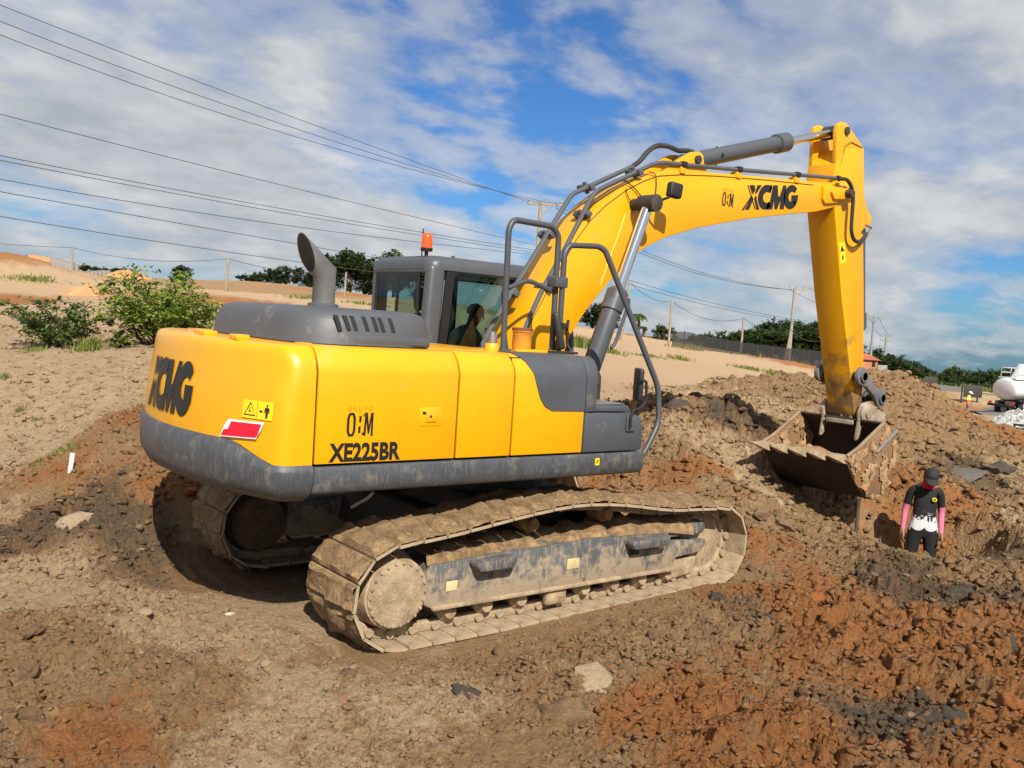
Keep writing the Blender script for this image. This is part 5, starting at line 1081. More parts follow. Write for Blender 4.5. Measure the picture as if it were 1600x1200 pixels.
def grass(name, label, spots, seed, mt=LM_Y):
    rs = np.random.default_rng(seed); m = MB()
    for px, py, d, w, h, n in spots:
        c0 = at(px, py, d=d); k = d/FPX
        gx = c0.x+rs.normal(0, w*k*.35, n)*_R[0]+rs.normal(0, w*k*.25, n)*_h[0]; gy = c0.y+rs.normal(0, w*k*.35, n)*_R[1]+rs.normal(0, w*k*.25, n)*_h[1]; zz = ground(gx, gy)
        for i in range(n):
            hh = h*k*rs.uniform(.5, 1.2); a = rs.uniform(0, 6.28); ln = rs.uniform(.1, .7)*hh; wd = max(.006, .0006*d)*rs.uniform(.6, 1.4); q = Vector((gx[i], gy[i], zz[i]-.02)); t = Vector((-math.sin(a), math.cos(a), 0))*wd; mid = q+Vector((math.cos(a)*ln*.35, math.sin(a)*ln*.35, hh*.62))
            m.add([q-t, q+t, mid+t*.7, mid-t*.7, q+Vector((math.cos(a)*ln, math.sin(a)*ln, hh*.95))], [(0, 1, 2, 3), (3, 2, 4)])
    o = mesh_obj(name, m.mesh(name, False), mt, None, 0); tag(o, label, 'grass', kind='stuff')
grass('long_grass', 'long grass tuft growing under the straggly shrub', ((140, 545, 15.7, 40, 24, 180), (60, 545, 15.8, 30, 12, 60)), 1)
grass('sand_grass', 'patches of green grass on the sandy rise', ((905, 545, 38, 60, 18, 800), (950, 553, 37, 40, 8, 260), (1020, 548, 42, 30, 5, 160), (1075, 540, 60, 50, 5, 160), (1170, 573, 49, 36, 6, 300), (1225, 583, 48, 50, 9, 500), (1060, 556, 45, 35, 8, 120), (45, 437, 50, 60, 6, 220), (60, 440, 50, 60, 6, 200), (480, 462, 60, 60, 7, 160), (580, 468, 60, 60, 6, 200), (560, 477, 40, 40, 7, 120), (1540, 612, 88, 60, 10, 400), (1425, 606, 88, 50, 9, 300), (1180, 563, 68, 90, 6, 200), (1000, 555, 40, 50, 4, 120)), 2)
grass('weeds', 'small weeds on the pale bank behind the excavator', ((95, 712, 10.6, 50, 12, 160), (30, 640, 12.5, 14, 12, 60), (8, 590, 13.8, 12, 12, 50), (55, 655, 12.2, 10, 10, 40), (1005, 612, 20, 30, 12, 60), (950, 622, 17, 30, 16, 110)), 3)
# ---------------------------------------------------------------- poles and wires
WOOD = mat('weathered_pole', (.30, .25, .18), .85, var=.25, vscale=4, bump=.2); CONC = mat('concrete', (.27, .26, .24), .85, var=.15, vscale=3); INS = mat('insulator', (.25, .27, .25), .3)
Rh = Vector((_R[0], _R[1], 0)).normalized()
def pole(px, ytop, d, r0, label, group, mt=WOOD, arms=(), ybase=None, lean=0, brace=False, name='utility_pole', armdir=None):
    T = at(px, ytop, d=d); z0 = gz(T.x, T.y)-.3
    if ybase: B_ = at(px-lean, ybase, d=d); z0 = min(z0, B_.z)
    e = empty(name, (T.x, T.y, z0), label, 'pole', group)
    MB().tube([(T.x-lean*d/FPX*Rh.x, T.y-lean*d/FPX*Rh.y, z0-.2), (T.x, T.y, T.z)], r0, 10, radii=[r0*1.25, r0*.85]).build('post', mt, e)
    ad = (armdir or Rh)
    for dz, half, off_ in arms:
        c = Vector((T.x, T.y, T.z-dz))+ad*off_; zq = Vector((0, 0, 1)); n_ = ad.cross(zq); M = Matrix(((ad.x, n_.x, 0, c.x), (ad.y, n_.y, 0, c.y), (0, 0, 1, c.z), (0, 0, 0, 1)))
        A_ = MB().box(-half, half, -.05, .05, -.07, .07, .01, 0, M).build('crossarm', mt, e)
        for t in (-.92, -.3, .35, .92):
            q = c+ad*half*t; MB().lathe([(0, .02), (.1, .02), (.1, .06), (.16, .08), (.2, .05), (.26, .05), (.28, .02)], q+Vector((0, 0, .06)), q+Vector((0, 0, 1)), 8).build('insulator', INS, A_)
        MB().tube([c+ad*half*.55, Vector((T.x, T.y, T.z-dz-.8))], .025, 5).build('brace', mt, e)
    return e, T
pole(845, 316, 60, .13, 'tall utility pole with crossarm and insulators behind the cab', None, WOOD, ((.12, 1.15, .25),))
pole(1242, 450, 92, .15, 'concrete utility pole with crossarm standing before the wood', None, CONC, ((.1, 1.05, .45),))
pole(1366, 495, 125, .15, 'concrete utility pole right behind the excavator arm', None, CONC, ((.1, 1.0, .2),)); pole(1385, 524, 150, .16, 'utility pole with two crossarms above the earth heap', None, CONC, ((.1, .95, .0), (.95, .95, 0)))
FPG = 'thin timber poles across the site'
for px, yt, d, ln, w_ in ((113, 385, 62, 0, 'thin timber pole standing beside the row of concrete pipes'), (357, 403, 62, 2, 'thin timber pole on bare ground behind the large green shrub'), (541, 425, 75, 1, 'thin timber pole between the exhaust pipe and the cab'), (985, 440, 62, 9, 'leaning timber pole close behind the boom cylinder'), (1050, 469, 66, 0, 'thin timber pole on the sand just past the palm trees'), (1162, 496, 72, 0, 'thin timber pole on the sand halfway along the mesh fence'), (1236, 514, 80, 6, 'leaning timber pole right beside the concrete utility pole'), (1288, 530, 88, 0, 'short timber pole between the concrete pole and the excavator arm')):
    pole(px, yt, d, .085, w_, FPG, WOOD, name='timber_pole', lean=ln)
WIRE = mat('wire', (.05, .055, .06), .5)
def wire(pts, d0, d1, r, label, group):
    """cable through points seen in the photograph; depth runs straight from d0 to d1 in plan"""
    pts = np.array(pts, float); n = 40; s = np.linspace(0, 1, n); px = pts[0, 0]+(pts[-1, 0]-pts[0, 0])*s; deg = min(2, len(pts)-1); py = np.polyval(np.polyfit(pts[:, 0], pts[:, 1], deg), px); iv = 1/d0+(1/d1-1/d0)*s
    o = MB().tube([at(a, b_, d=1/c_) for a, b_, c_ in zip(px, py, iv)], r, 5).build('power_line', WIRE, None); tag(o, label, 'wire', group); return o
for (y0_, ym, y1_, x1_), w_ in zip(((8, 180, 316, 826), (30, 200, 318, 848), (50, 214, 319, 872)), ('topmost of the three upper power lines strung to the tall pole', 'middle of the three upper power lines strung to the tall pole', 'lowest of the three upper power lines strung to the tall pole')): wire([(-350, y0_-350*.405), (0, y0_), (450, ym), (x1_, y1_)], 26, 60, .014, w_, 'upper power lines')
for p_, w_ in zip(([(0, 180), (450, 290), (838, 384)], [(0, 243), (450, 328), (838, 391)], [(0, 250), (450, 334), (838, 395)], [(0, 277), (450, 354), (658, 381), (838, 396)], [(0, 300), (225, 336), (461, 384), (838, 445)], [(0, 337), (450, 408), (838, 455)]), ('single cable above the twin cables behind the beacon', 'upper of the twin cables strung close together to the tall pole', 'lower of the twin cables strung close together to the tall pole', 'cable just below the twin cables, passing behind the beacon', 'second cable from below, running behind the exhaust mouth', 'lowest heavy cable, running behind the exhaust pipe')):
    sl_ = (p_[1][1]-p_[0][1])/(p_[1][0]-p_[0][0]); wire([(-350, p_[0][1]-350*sl_*1.12)]+p_, 27, 60, .014, w_, 'lower cables to the tall pole')
for dy in (0, 7): wire([(868, 318+dy), (1010, 391+dy*.8), (1100, 430+dy*.4), (1238, 452)], 60, 92, .02, 'power line sagging from the tall pole to the concrete pole', 'sagging power lines')
for dy in (0, 6): wire([(838, 388+dy), (977, 436+dy), (1100, 470+dy), (1242, 500+dy*.5)], 60, 92, .018, 'low cable running between the tall pole and the concrete pole', 'low cables between the poles')
for p_ in ([(-200, 360), (0, 381), (113, 387)], [(113, 387), (237, 407), (357, 404)], [(357, 404), (450, 424), (541, 427)], [(985, 441), (1010, 462), (1050, 471)], [(1050, 471), (1112, 500), (1162, 497)], [(1162, 497), (1200, 517), (1236, 516)], [(1236, 516), (1262, 532), (1288, 531)]):
    wire(p_, 62 if p_[0][0] < 400 else 66, 64 if p_[0][0] < 300 else 74, .017, 'single thin wire hung between timber poles', 'wires between the timber poles')
for a, b_ in (((1232, 452), (1360, 498)), ((1266, 451), (1374, 497))): wire([a, ((a[0]+b_[0])/2, (a[1]+b_[1])/2+6), b_], 92, 125, .02, 'far power line running on behind the arm', 'far power lines')
for a, b_ in (((1360, 498), (1379, 527)), ((1374, 497), (1393, 527))): wire([a, ((a[0]+b_[0])/2, (a[1]+b_[1])/2+5), b_], 125, 150, .022, 'far power line dropping to the pole with two crossarms', 'far power lines to the double crossarm pole')
# mesh fence before the wood
FEN = empty('mesh_fence', at(1060, 540, d=70), 'long black mesh fence with posts below the wood', 'fence')
NET = bpy.data.materials.new('black_netting'); NET.use_nodes = True; nt = NET.node_tree; bs = nt.nodes['Principled BSDF']; bs.inputs['Base Color'].default_value = (.02, .02, .021, 1); bs.inputs['Roughness'].default_value = .8; bs.inputs['Alpha'].default_value = .78
fp = [(1050, 545), (1068, 543), (1090, 548), (1112, 552), (1135, 556), (1158, 560), (1182, 563), (1206, 566), (1230, 569), (1255, 571), (1280, 574), (1305, 576), (1335, 580)]
FB = [at(a, b_, d=68) for a, b_ in fp]
for i, q in enumerate(FB):
    MB().tube([(q.x, q.y, q.z-.4), (q.x, q.y, q.z+1.25)], .035, 6).build('fence_post', DARKM, FEN)
    if i:
        a = FB[i-1]; n = 6; v = []
        for j in range(n+1):
            t = j/n; c = a.lerp(q, t); v += [(c.x, c.y, c.z-.25), (c.x, c.y, c.z+1.15+.05*math.sin(t*math.pi))]
        MB().add(v, [(2*j, 2*j+2, 2*j+3, 2*j+1) for j in range(n)]).build('netting', NET, FEN, 0)
# row of upright concrete pipes
CPI = [(84+6.4*k, 447-.3*k, 57) for k in range(5)]+[(117+6.4*k, 446-.15*k, 60+3*k) for k in range(9)]
prm = MB(); rs = []
for r_, z_ in ((.22, 0), (.22, .9), (.165, .9), (.165, 0)): rs.append([(r_*math.cos(6.2832*k/16), r_*math.sin(6.2832*k/16), z_) for k in range(16)])
pme = prm.rings(rs+[rs[0]], True, False).mesh('concrete_pipe'); pme.materials.append(CONC)
for px, py, d in CPI:
    q = at(px, py, d=d); o = link(bpy.data.objects.new('concrete_pipe', pme)); o.location = (q.x, q.y, gz(q.x, q.y)-.1); zt = at(px, np.interp(px, (84, 115, 168), (427, 431, 436)), d=d).z; o.scale = (1, 1, max(.6, (zt-o.location.z)/.9)); tag(o, 'grey concrete pipe standing upright in a row on the site', 'pipe', 'upright concrete pipes')
# small earth heap in front of the pipes
def heap(name, px, py, d, wpx, hpx, label, mt, seed, n=40):
    q = at(px, py, d=d); k = d/FPX; R_ = wpx*k/2; H_ = hpx*k; v = []; f = []; z0 = gz(q.x, q.y)-.15
    for i in range(n):
        for j in range(n):
            a = (i/(n-1)*2-1); b_ = (j/(n-1)*2-1); rr_ = math.hypot(a, b_); x = q.x+a*R_; y = q.y+b_*R_; h_ = H_*max(0, 1-rr_)**.8*1.15; v.append((x, y, z0+h_+float(fbm(np.array([a*3.]), np.array([b_*3.]), 4, seed)[0])*H_*.5*max(0, 1-rr_)))
    for i in range(n-1):
        for j in range(n-1): f.append((i*n+j, (i+1)*n+j, (i+1)*n+j+1, i*n+j+1))
    o = MB().add(v, f).build(name, mt, None, 60); tag(o, label, 'heap', kind='structure'); return o
OSOIL = mat('orange_sand', (.5, .25, .10), .95, var=.2, vscale=2, bump=.5, bscale=12); heap('earth_heap', 135, 464, 46, 90, 17, 'orange sand heap', OSOIL, 3); heap('earth_heap', 60, 415, 66, 150, 22, 'orange earth bank', OSOIL, 4)
heap('earth_heap', 200, 437, 80, 80, 14, 'orange earth bank', OSOIL, 6)
# house far behind the arm
q = at(1354, 588, d=115); hz = gz(q.x, q.y); HS = empty('brick_house', (q.x, q.y, hz), 'small brick house with tiled roof behind the excavator arm', 'house')
BRI = mat('brick_wall', (.42, .17, .09), .85, var=.2, vscale=2); zt = at(1366, 562, d=115).z
M = Matrix.Translation((q.x, q.y, 0)) @ Matrix.Rotation(math.atan2(Rh.y, Rh.x), 4, 'Z')
MB().box(-2.6, .45, -2, 2, hz-1, zt, .02, 0, M).build('wall', BRI, HS); MB().prism([(-3, zt-.05), (.8, zt-.05), (-1.1, zt+.75)], -2.3, 2.3, .02, M=M).build('roof', mat('roof_tiles', (.38, .12, .06), .8, var=.2), HS)
MB().box(-.25, .15, -2.03, -1.98, hz+1.0, hz+2.0, .01, 0, M).build('window', mat('dark_glass', (.02, .025, .03), .1), HS); MB().box(.55, 1.7, -1.9, -1.75, hz-1, hz+1.3, .02, 0, M).build('garden_wall', CONC, HS)
# ---------------------------------------------------------------- road, signs, gravel, tanker
RM = mat('asphalt', (.15, .135, .115), .95, var=.15, vscale=1.5); v = []
cl = [at(a, b_, d=d) for a, b_, d in ((1700, 660, 46), (1610, 645, 50), (1560, 636, 56), (1500, 622, 76), (1440, 613, 95), (1390, 607, 115))]; cl = fillet(cl, 12, 8)
for i, p in enumerate(cl):
    t = (cl[min(i+1, len(cl)-1)]-cl[max(i-1, 0)]); t.z = 0; t.normalize(); n_ = Vector((-t.y, t.x, 0))
    for k in range(9): s = -2.3+4.6*k/8; x, y = p.x+n_.x*s, p.y+n_.y*s; v.append((x, y, gzd(x, y)+.09))
o = MB().add(v, [(9*i+k, 9*i+k+1, 9*i+k+10, 9*i+k+9) for i in range(len(cl)-1) for k in range(8)]).build('road', RM, None, 60); o['kind'] = 'structure'
def board(px0, px1, yt, yb, d, label, posts, tilt=0):
    a = at(px0, yb, d=d); c = at(px1, yt, d=d); e = empty('sign_board', (a.x, a.y, gz(a.x, a.y)), label, 'sign'); b1 = at(px1, yb, d=d)
    ax = Vector((b1.x-a.x, b1.y-a.y, 0)); w = ax.length; ax.normalize(); n_ = Vector((ax.y, -ax.x, 0)); M = Matrix(((ax.x, n_.x, 0, a.x), (ax.y, n_.y, 0, a.y), (0, 0, 1, 0), (0, 0, 0, 1)))
    MB().box(0, w, -.02, .02, a.z, c.z, .004, 0, M).build('panel', DARKM, e)
    for px in posts:
        q = at(px, yt, d=d); MB().tube([(q.x, q.y, gz(q.x, q.y)-.2), (q.x, q.y, q.z+.25)], .06, 6).build('post', DARKM, e)
board(1443, 1463, 589, 608, 62, 'dark back of a tall road sign above the earth heap', (1453,)); board(1505, 1534, 603, 620, 62, 'dark low screen panel on thin posts behind the far worker', (1504, 1529))
GRAV = mat('grey_gravel', (.34, .34, .33), .9, var=.2); q = at(1590, 672, d=27); 
o = heap('gravel_heap', 1588, 668, 27.5, 150, 44, 'grey gravel heap', GRAV, 9); 
rs = np.random.default_rng(5); n = 2600; hx = q.x+rs.normal(0, .75, n); hy = q.y+rs.normal(0, .75, n); tv, tf = ico(1); R_ = 150*27.5/FPX/2; H_ = 44*27.5/FPX; qq = at(1588, 668, d=27.5); z0 = gz(qq.x, qq.y)-.15
hz_ = z0+H_*np.clip(1-np.hypot((hx-qq.x)/R_, (hy-qq.y)/R_), 0, 1)**.8*1.15+.02; sz = rs.uniform(.03, .07, n)
V3 = (tv[None]*(1+.2*rs.standard_normal((n, len(tv), 1)))*sz[:, None, None]+np.stack([hx, hy, hz_], -1)[:, None]).reshape(-1, 3); FF = (tf[None]+(np.arange(n)*len(tv))[:, None, None]).reshape(-1, 3)
me = bpy.data.meshes.new('gravel'); me.from_pydata(V3.tolist(), [], FF.tolist()); GS = leafmat('gravel_stone', (.2, .2, .19), (.55, .54, .52), .0); o = mesh_obj('gravel', me, GS, None, 0); tag(o, 'pale grey crushed stone heaped beside the tanker', 'gravel', kind='stuff')
# tanker truck
q = at(1566, 640, d=56); TZ = gz(q.x, q.y); TK = empty('tanker_truck', (0, 0, 0), 'white water tanker truck with roof rails parked by the gravel', 'truck'); WP = mat('white_truck_paint', (.75, .76, .76), .35, var=.04); TYR = mat('tyre', (.015, .015, .016), .85)
m = MB()
def ell(x, s=1): return [(x, 1.0*s*math.cos(6.2832*k/28), 1.72+.66*s*math.sin(6.2832*k/28)) for k in range(28)]
TN = m.rings([ell(-.12, .35), ell(-.06, .75), ell(.0, .95), ell(.06, 1), ell(4.4, 1), ell(4.5, .9), ell(4.56, .5)]).build('tank', WP, TK, 50)
for x in (1.0, 2.2, 3.4): MB().rings([[(xx, 1.012*math.cos(6.2832*k/28), 1.72+.672*math.sin(6.2832*k/28)) for k in range(28)] for xx in (x-.03, x+.03)], True, False).build('tank_band', WP, TN)
MB().box(.1, 4.4, -.72, .72, 2.34, 2.44, .02).box(1.4, 2.0, -.3, .3, 2.42, 2.62, .04).build('walkway', WP, TK)
m = MB()
for yy in (-.7, .7):
    m.tube(fillet([(.3, yy, 2.42), (.3, yy, 3.0), (1.6, yy, 3.0)], .1), .025, 6).tube([(.3, yy, 2.72), (1.6, yy, 2.72)], .02, 6).tube([(1.0, yy, 2.42), (1.0, yy, 3.0)], .02, 6).tube([(1.6, yy, 2.42), (1.6, yy, 3.0)], .02, 6)
m.tube([(.3, -.7, 3.0), (.3, .7, 3.0)], .025, 6).build('roof_rail', WP, TK)
m = MB(); m.tube([(.55, -1.04, .7), (.75, -1.0, 1.8), (1.15, -.62, 2.9), (1.2, -.5, 3.25)], .03, 6).tube([(.95, -1.04, .7), (1.15, -1.0, 1.8), (1.5, -.62, 2.9)], .03, 6)
for k in range(7): t = k/6; a = Vector((.55, -1.04, .8)).lerp(Vector((.75, -1.0, 1.8)), t) ; m.tube([a, a+Vector((.4, 0, 0))], .018, 5)
m.build('ladder', WP, TK)
MB().prism([(.5, 2.3), (1.7, 2.3), (1.35, 3.1), (1.05, 3.3), (.95, 3.1)], -.25, .25, .03).build('spray_tower', WP, TK)
MB().box(-.2, 6.8, -.42, -.32, .78, 1.0, .01).box(-.2, 6.8, .32, .42, .78, 1.0, .01).box(-.15, -.05, -1.1, 1.1, .62, .78, .02).box(.5, 4.2, -.8, .8, 1.0, 1.15, .02).build('chassis', DARKM, TK)
for x in (.75, 2.0, 5.9):
    for yy in (-.88, .88): W_ = MB().lathe([(0, .2), (0.01, .42), (.05, .47), (.25, .47), (.29, .42), (.3, .2)], (x, yy-.15, .47), (x, 99, .47), 22).build('wheel', TYR, TK); MB().lathe([(0, .22), (.02, .24), (.30, .24), (.32, .22)], (x, yy-.16, .47), (x, 99, .47), 16).build('rim', WP, W_)
MB().box(-.18, -.12, -1.0, -.75, .8, .92, .01).build('tail_lamp', RED, TK); MB().box(-.18, -.12, .75, 1.0, .8, .92, .01).build('tail_lamp', RED, TK)
CBN = MB().prism([(5.0, .8), (6.9, .8), (6.95, 1.7), (6.7, 2.6), (5.1, 2.65)], -1.1, 1.1, .05).build('driver_cab', WP, TK); MB().box(5.7, 6.6, -1.112, -1.09, 1.75, 2.4, .02).build('window', MATS['dark_glass'], CBN)
TK.matrix_world = Matrix.Translation((q.x, q.y, TZ)) @ Matrix.Rotation(math.atan2(Rh.y, Rh.x)+math.radians(14), 4, 'Z'); TK.location = (q.x, q.y, TZ); TK.rotation_euler = (0, 0, math.atan2(Rh.y, Rh.x)+math.radians(14))
# crate at the foot of the gravel
q = at(1597, 672, d=24.5); m = MB(); z0 = gzd(q.x, q.y)
for k in range(5): m.box(-.16+.08*k-.012, -.16+.08*k+.012, -.2, -.18, 0, .22, .003).box(-.16+.08*k-.012, -.16+.08*k+.012, .18, .2, 0, .22, .003)
for z_ in (0, .1, .2): m.box(-.2, .2, -.21, -.19, z_, z_+.03, .003).box(-.2, .2, .19, .21, z_, z_+.03, .003).box(-.21, -.19, -.2, .2, z_, z_+.03, .003).box(.19, .21, -.2, .2, z_, z_+.03, .003)
o = m.box(-.19, .19, -.19, .19, .0, .02).build('plastic_crate', BLK, None); o.location = (q.x, q.y, z0); o.rotation_euler = (0, 0, .5); tag(o, 'black slatted plastic crate at the foot of the gravel', 'crate')
# ---------------------------------------------------------------- people
def skin_mesh(joints, edges, sub=2, root='pelvis'):
    """continuous skin grown over a joint graph: joints = {name: (x, y, z, rx, ry)}"""
    names = list(joints); me = bpy.data.meshes.new('s'); me.from_pydata([joints[n][:3] for n in names], [(names.index(a), names.index(b_)) for a, b_ in edges], [])
    o = link(bpy.data.objects.new('s', me)); o.modifiers.new('k', 'SKIN').use_smooth_shade = True; sd = o.data.skin_vertices[0].data
    for i, n in enumerate(names): sd[i].radius = joints[n][3:5]; sd[i].use_root = (n == root)
    s_ = o.modifiers.new('b', 'SUBSURF'); s_.levels = sub; s_.render_levels = sub
    dg = bpy.context.evaluated_depsgraph_get(); dg.update(); out = bpy.data.meshes.new_from_object(o.evaluated_get(dg)); bpy.data.objects.remove(o); return out
BODYE = [('pelvis', 'waist'), ('waist', 'chest'), ('chest', 'neckb'), ('neckb', 'neck'), ('neck', 'jaw'), ('jaw', 'brow'), ('brow', 'crown')]
for s in 'lr': BODYE += [('neckb', 'sh'+s), ('sh'+s, 'el'+s), ('el'+s, 'wr'+s), ('wr'+s, 'pa'+s), ('pelvis', 'hi'+s), ('hi'+s, 'kn'+s), ('kn'+s, 'an'+s), ('an'+s, 'to'+s)]
STAND = dict(pelvis=(0, 0, .94, .155, .115), waist=(0, -.01, 1.10, .145, .105), chest=(0, 0, 1.30, .165, .115), neckb=(0, .01, 1.44, .10, .085), neck=(0, -.01, 1.50, .055, .055), jaw=(0, -.045, 1.56, .062, .07), brow=(0, -.06, 1.64, .075, .09), crown=(0, -.055, 1.71, .055, .065),
             shl=(.175, .01, 1.41, .064, .064), ell=(.215, .04, 1.14, .043, .043), wrl=(.215, -.05, .90, .029, .032), pal=(.21, -.08, .83, .02, .04), shr=(-.175, .01, 1.41, .064, .064), elr=(-.225, .05, 1.14, .043, .043), wrr=(-.245, -.02, .89, .029, .032), par=(-.25, -.05, .82, .02, .04),
             hil=(.10, 0, .86, .105, .11), knl=(.115, -.03, .48, .068, .07), anl=(.115, .02, .10, .045, .05), tol=(.13, -.15, .04, .04, .03), hir=(-.10, 0, .86, .105, .11), knr=(-.12, -.01, .48, .068, .07), anr=(-.12, .03, .10, .045, .05), tor=(-.14, -.14, .04, .04, .03))
def paint(me, mats, fn):
    me.materials.clear()
    for m in mats: me.materials.append(m)
    for p in me.polygons: p.material_index = fn(p.center); p.use_smooth = True
SKIN = mat('skin', (.26, .135, .08), .55, var=.08)
HAIR = mat('dark_hair', (.012, .010, .009), .7, var=.3, bump=.4)
def hand(palm, wrist, side, parent, M, mt=SKIN):
    """palm, four fingers and a thumb hanging from the wrist"""
    pal = Vector(palm); wr = Vector(wrist); d_ = (pal-wr).normalized(); f_ = Vector((0, -1, 0)); f_ = (f_-d_*f_.dot(d_)).normalized(); n_ = d_.cross(f_)
    J = {'w': (*(wr+d_*.01), .022, .03), 'p': (*(pal), .018, .036)}; E_ = [('w', 'p')]
    hm = MB(); hm.tube([wr, wr+d_*.03, pal, pal+d_*.035], .03, 8, radii=[.028, .03, .034, .03])
    for k in range(4):
        b_ = pal+d_*.03+f_*(-.03+.02*k); L = (.055, .07, .075, .062)[3-k]; curl = n_*(.012*side)
        hm.tube([b_, b_+d_*L*.5+curl*.6, b_+d_*L*.85+curl*1.8, b_+d_*L*.98+curl*2.6], .009, 6, radii=[.0095, .009, .008, .006])
    t0 = wr+d_*.035+f_*.025; hm.tube([t0, t0+d_*.03+f_*.025, t0+d_*.062+f_*.032, t0+d_*.075+f_*.03], .01, 6, radii=[.012, .011, .009, .006])
    me = hm.mesh('hand'); me.transform(M); return mesh_obj('hand', me, mt, parent, 60)
# worker in the dug hole
SHIRT = bpy.data.materials.new('printed_jersey'); SHIRT.use_nodes = True; nt = SHIRT.node_tree; bs = nt.nodes['Principled BSDF']; bs.inputs['Roughness'].default_value = .8
av = N(nt, 'ShaderNodeAttribute', attribute_name='rest'); sp = N(nt, 'ShaderNodeSeparateXYZ'); LK(nt, av.outputs['Vector'], sp.inputs[0])
nz = N(nt, 'ShaderNodeTexNoise', i_Scale=15.0, i_Detail=5.0, i_Roughness=.65, i_Distortion=1.6); LK(nt, av.outputs['Vector'], nz.inputs['Vector'])
fz_ = math_(nt, 'ADD', math_(nt, 'MULTIPLY', sp.outputs[2], 2.6), math_(nt, 'MULTIPLY', math_(nt, 'SUBTRACT', nz.outputs[0], .5), 1.5)); rp_ = ramp(nt, ((.0, 1.0), (.02, 0.0))); mr = N(nt, 'ShaderNodeMapRange', clamp=True); mr.inputs[1].default_value = 2.72; mr.inputs[2].default_value = 2.82; LK(nt, fz_, mr.inputs[0])
LK(nt, mix(nt, mr.outputs[0], (.62, .62, .63), (.008, .008, .009)), bs.inputs['Base Color'])
PINK = mat('pink_sleeve', (.55, .14, .24), .75, var=.1); PANT = mat('black_trousers', (.008, .008, .009), .85, var=.2); SHOE = mat('boot', (.03, .02, .014), .8); VEST = mat('orange_vest', (.9, .16, .02), .6); LIME = mat('lime_cloth', (.75, .85, .12), .6); JEAN = mat('grey_jeans', (.2, .22, .25), .8); MINT = mat('mint_shirt', (.16, .36, .30), .8, var=.08)
def place(me, M):
    a = me.attributes.new('rest', 'FLOAT_VECTOR', 'POINT'); co = np.empty(len(me.vertices)*3, np.float32); me.vertices.foreach_get('co', co); a.data.foreach_set('vector', co); me.transform(M)
def person(joints, M, label, mats, fn, hands=True):
    e = empty('person', M.translation, label, 'person'); me = skin_mesh(joints, BODYE); paint(me, mats, fn); place(me, M); b_ = mesh_obj('body', me, None, e, 0)
    if hands:
        for s, sg in (('l', 1), ('r', -1)): hand(joints['pa'+s][:3], joints['wr'+s][:3], sg, e, M, SKIN)
    return e, b_
def head_bits(e, J, M, hair=True, cap=None, face=True):
    br = Vector(J['brow'][:3]); jw = Vector(J['jaw'][:3]); up = (Vector(J['crown'][:3])-jw).normalized(); fw = Vector((0, -1, 0)); fw = (fw-up*fw.dot(up)).normalized(); rt = up.cross(fw)
    def W(a, b_, c_): return M @ (br+rt*a+fw*b_+up*c_)
    if face:
        MB().rings([[W(-.010, .085, .0), W(.010, .085, .0), W(.006, .088, .01), W(-.006, .088, .01)], [W(-.016, .108, -.035), W(.016, .108, -.035), W(.008, .112, -.022), W(-.008, .112, -.022)]]).build('nose', SKIN, e)
        for s in (-1, 1):
            c = W(.03*s, .076, -.008); MB().lathe([(-.006, .004), (-.003, .010), (.003, .011), (.006, .004)], c, c+(W(0, 1, 0)-W(0, 0, 0)), 8).build('eye', mat('eye', (.03, .02, .015), .2), e)
            c = W(.074*s, -.01, -.02); MB().rings([[c+(W(0, .022*math.cos(a), .034*math.sin(a))-W(0, 0, 0))*k+(W(s*o_, 0, 0)-W(0, 0, 0)) for a in [6.2832*i/10 for i in range(10)]] for k, o_ in ((.7, -.006), (1, .006), (.6, .014))]).build('ear', SKIN, e)
        MB().rings([[W(-.024, .083, -.062), W(.024, .083, -.062), W(.024, .085, -.056), W(-.024, .085, -.056)], [W(-.016, .09, -.061), W(.016, .09, -.061), W(.016, .09, -.057), W(-.016, .09, -.057)]]).build('mouth', mat('lips', (.22, .08, .06), .5), e)
    def dome(rx, ry, rz, cz, z0, n=16, rows=7, back=0):
        rs = []
        for j in range(rows):
            t = z0+(1.0-z0)*j/(rows-1); r_ = math.sqrt(max(0.0004, 1-t*t)); rs.append([W(rx*r_*math.cos(6.2832*i/n), ry*r_*math.sin(6.2832*i/n)-back, cz+rz*t) for i in range(n)])
        return rs
    if hair: MB().rings(dome(.086, .10, .095, .012, -.25, back=.012)).build('hair', HAIR, e)
    if cap:
        c = MB().rings(dome(.094, .112, .105, .02, .0, back=.0)).build('cap', cap, e)
        n = 10; v = []
        for j, (ry, dz) in enumerate(((.09, .022), (.20, -.02), (.20, -.028), (.09, .012))):
            for i in range(n): a = math.pi*(.12+.76*i/(n-1)); v.append(W(.088*math.cos(a)*(1 if ry < .1 else 1.0), .03+(ry-.03)*math.sin(a), dz))
        MB().rings([v[k*n:(k+1)*n] for k in range(4)]+[v[:n]], False, False).build('brim', cap, c)
# (1) worker with cap, facing the machine operator's side, head bowed
W0 = at(1450, 740, d=12); gh = W0.z+.06-1.70
J = dict(STAND); J['jaw'] = (0.01, -.075, 1.545, .062, .07); J['brow'] = (.02, -.115, 1.615, .075, .09); J['crown'] = (.022, -.125, 1.685, .055, .065)
aw = math.atan2(_h[1], _h[0])+math.pi/2-math.radians(90)
faceang = math.atan2(-_h[1], -_h[0])+math.radians(90-14)
M = Matrix.Translation((W0.x, W0.y, gh)) @ Matrix.Rotation(faceang, 4, 'Z')
def fn(c):
    if c.z > 1.475: return 3
    if abs(c.x) > .178 and c.z < 1.45:
        return 1 if c.z < 1.22 and c.z > .90 else (0 if c.z >= 1.22 else 3)
    if c.z > .91: return 0
    return 2 if c.z > .12 else 4
J['pelvis'] = (0, 0, .95, .14, .11); J['waist'] = (0, -.01, 1.10, .145, .108)
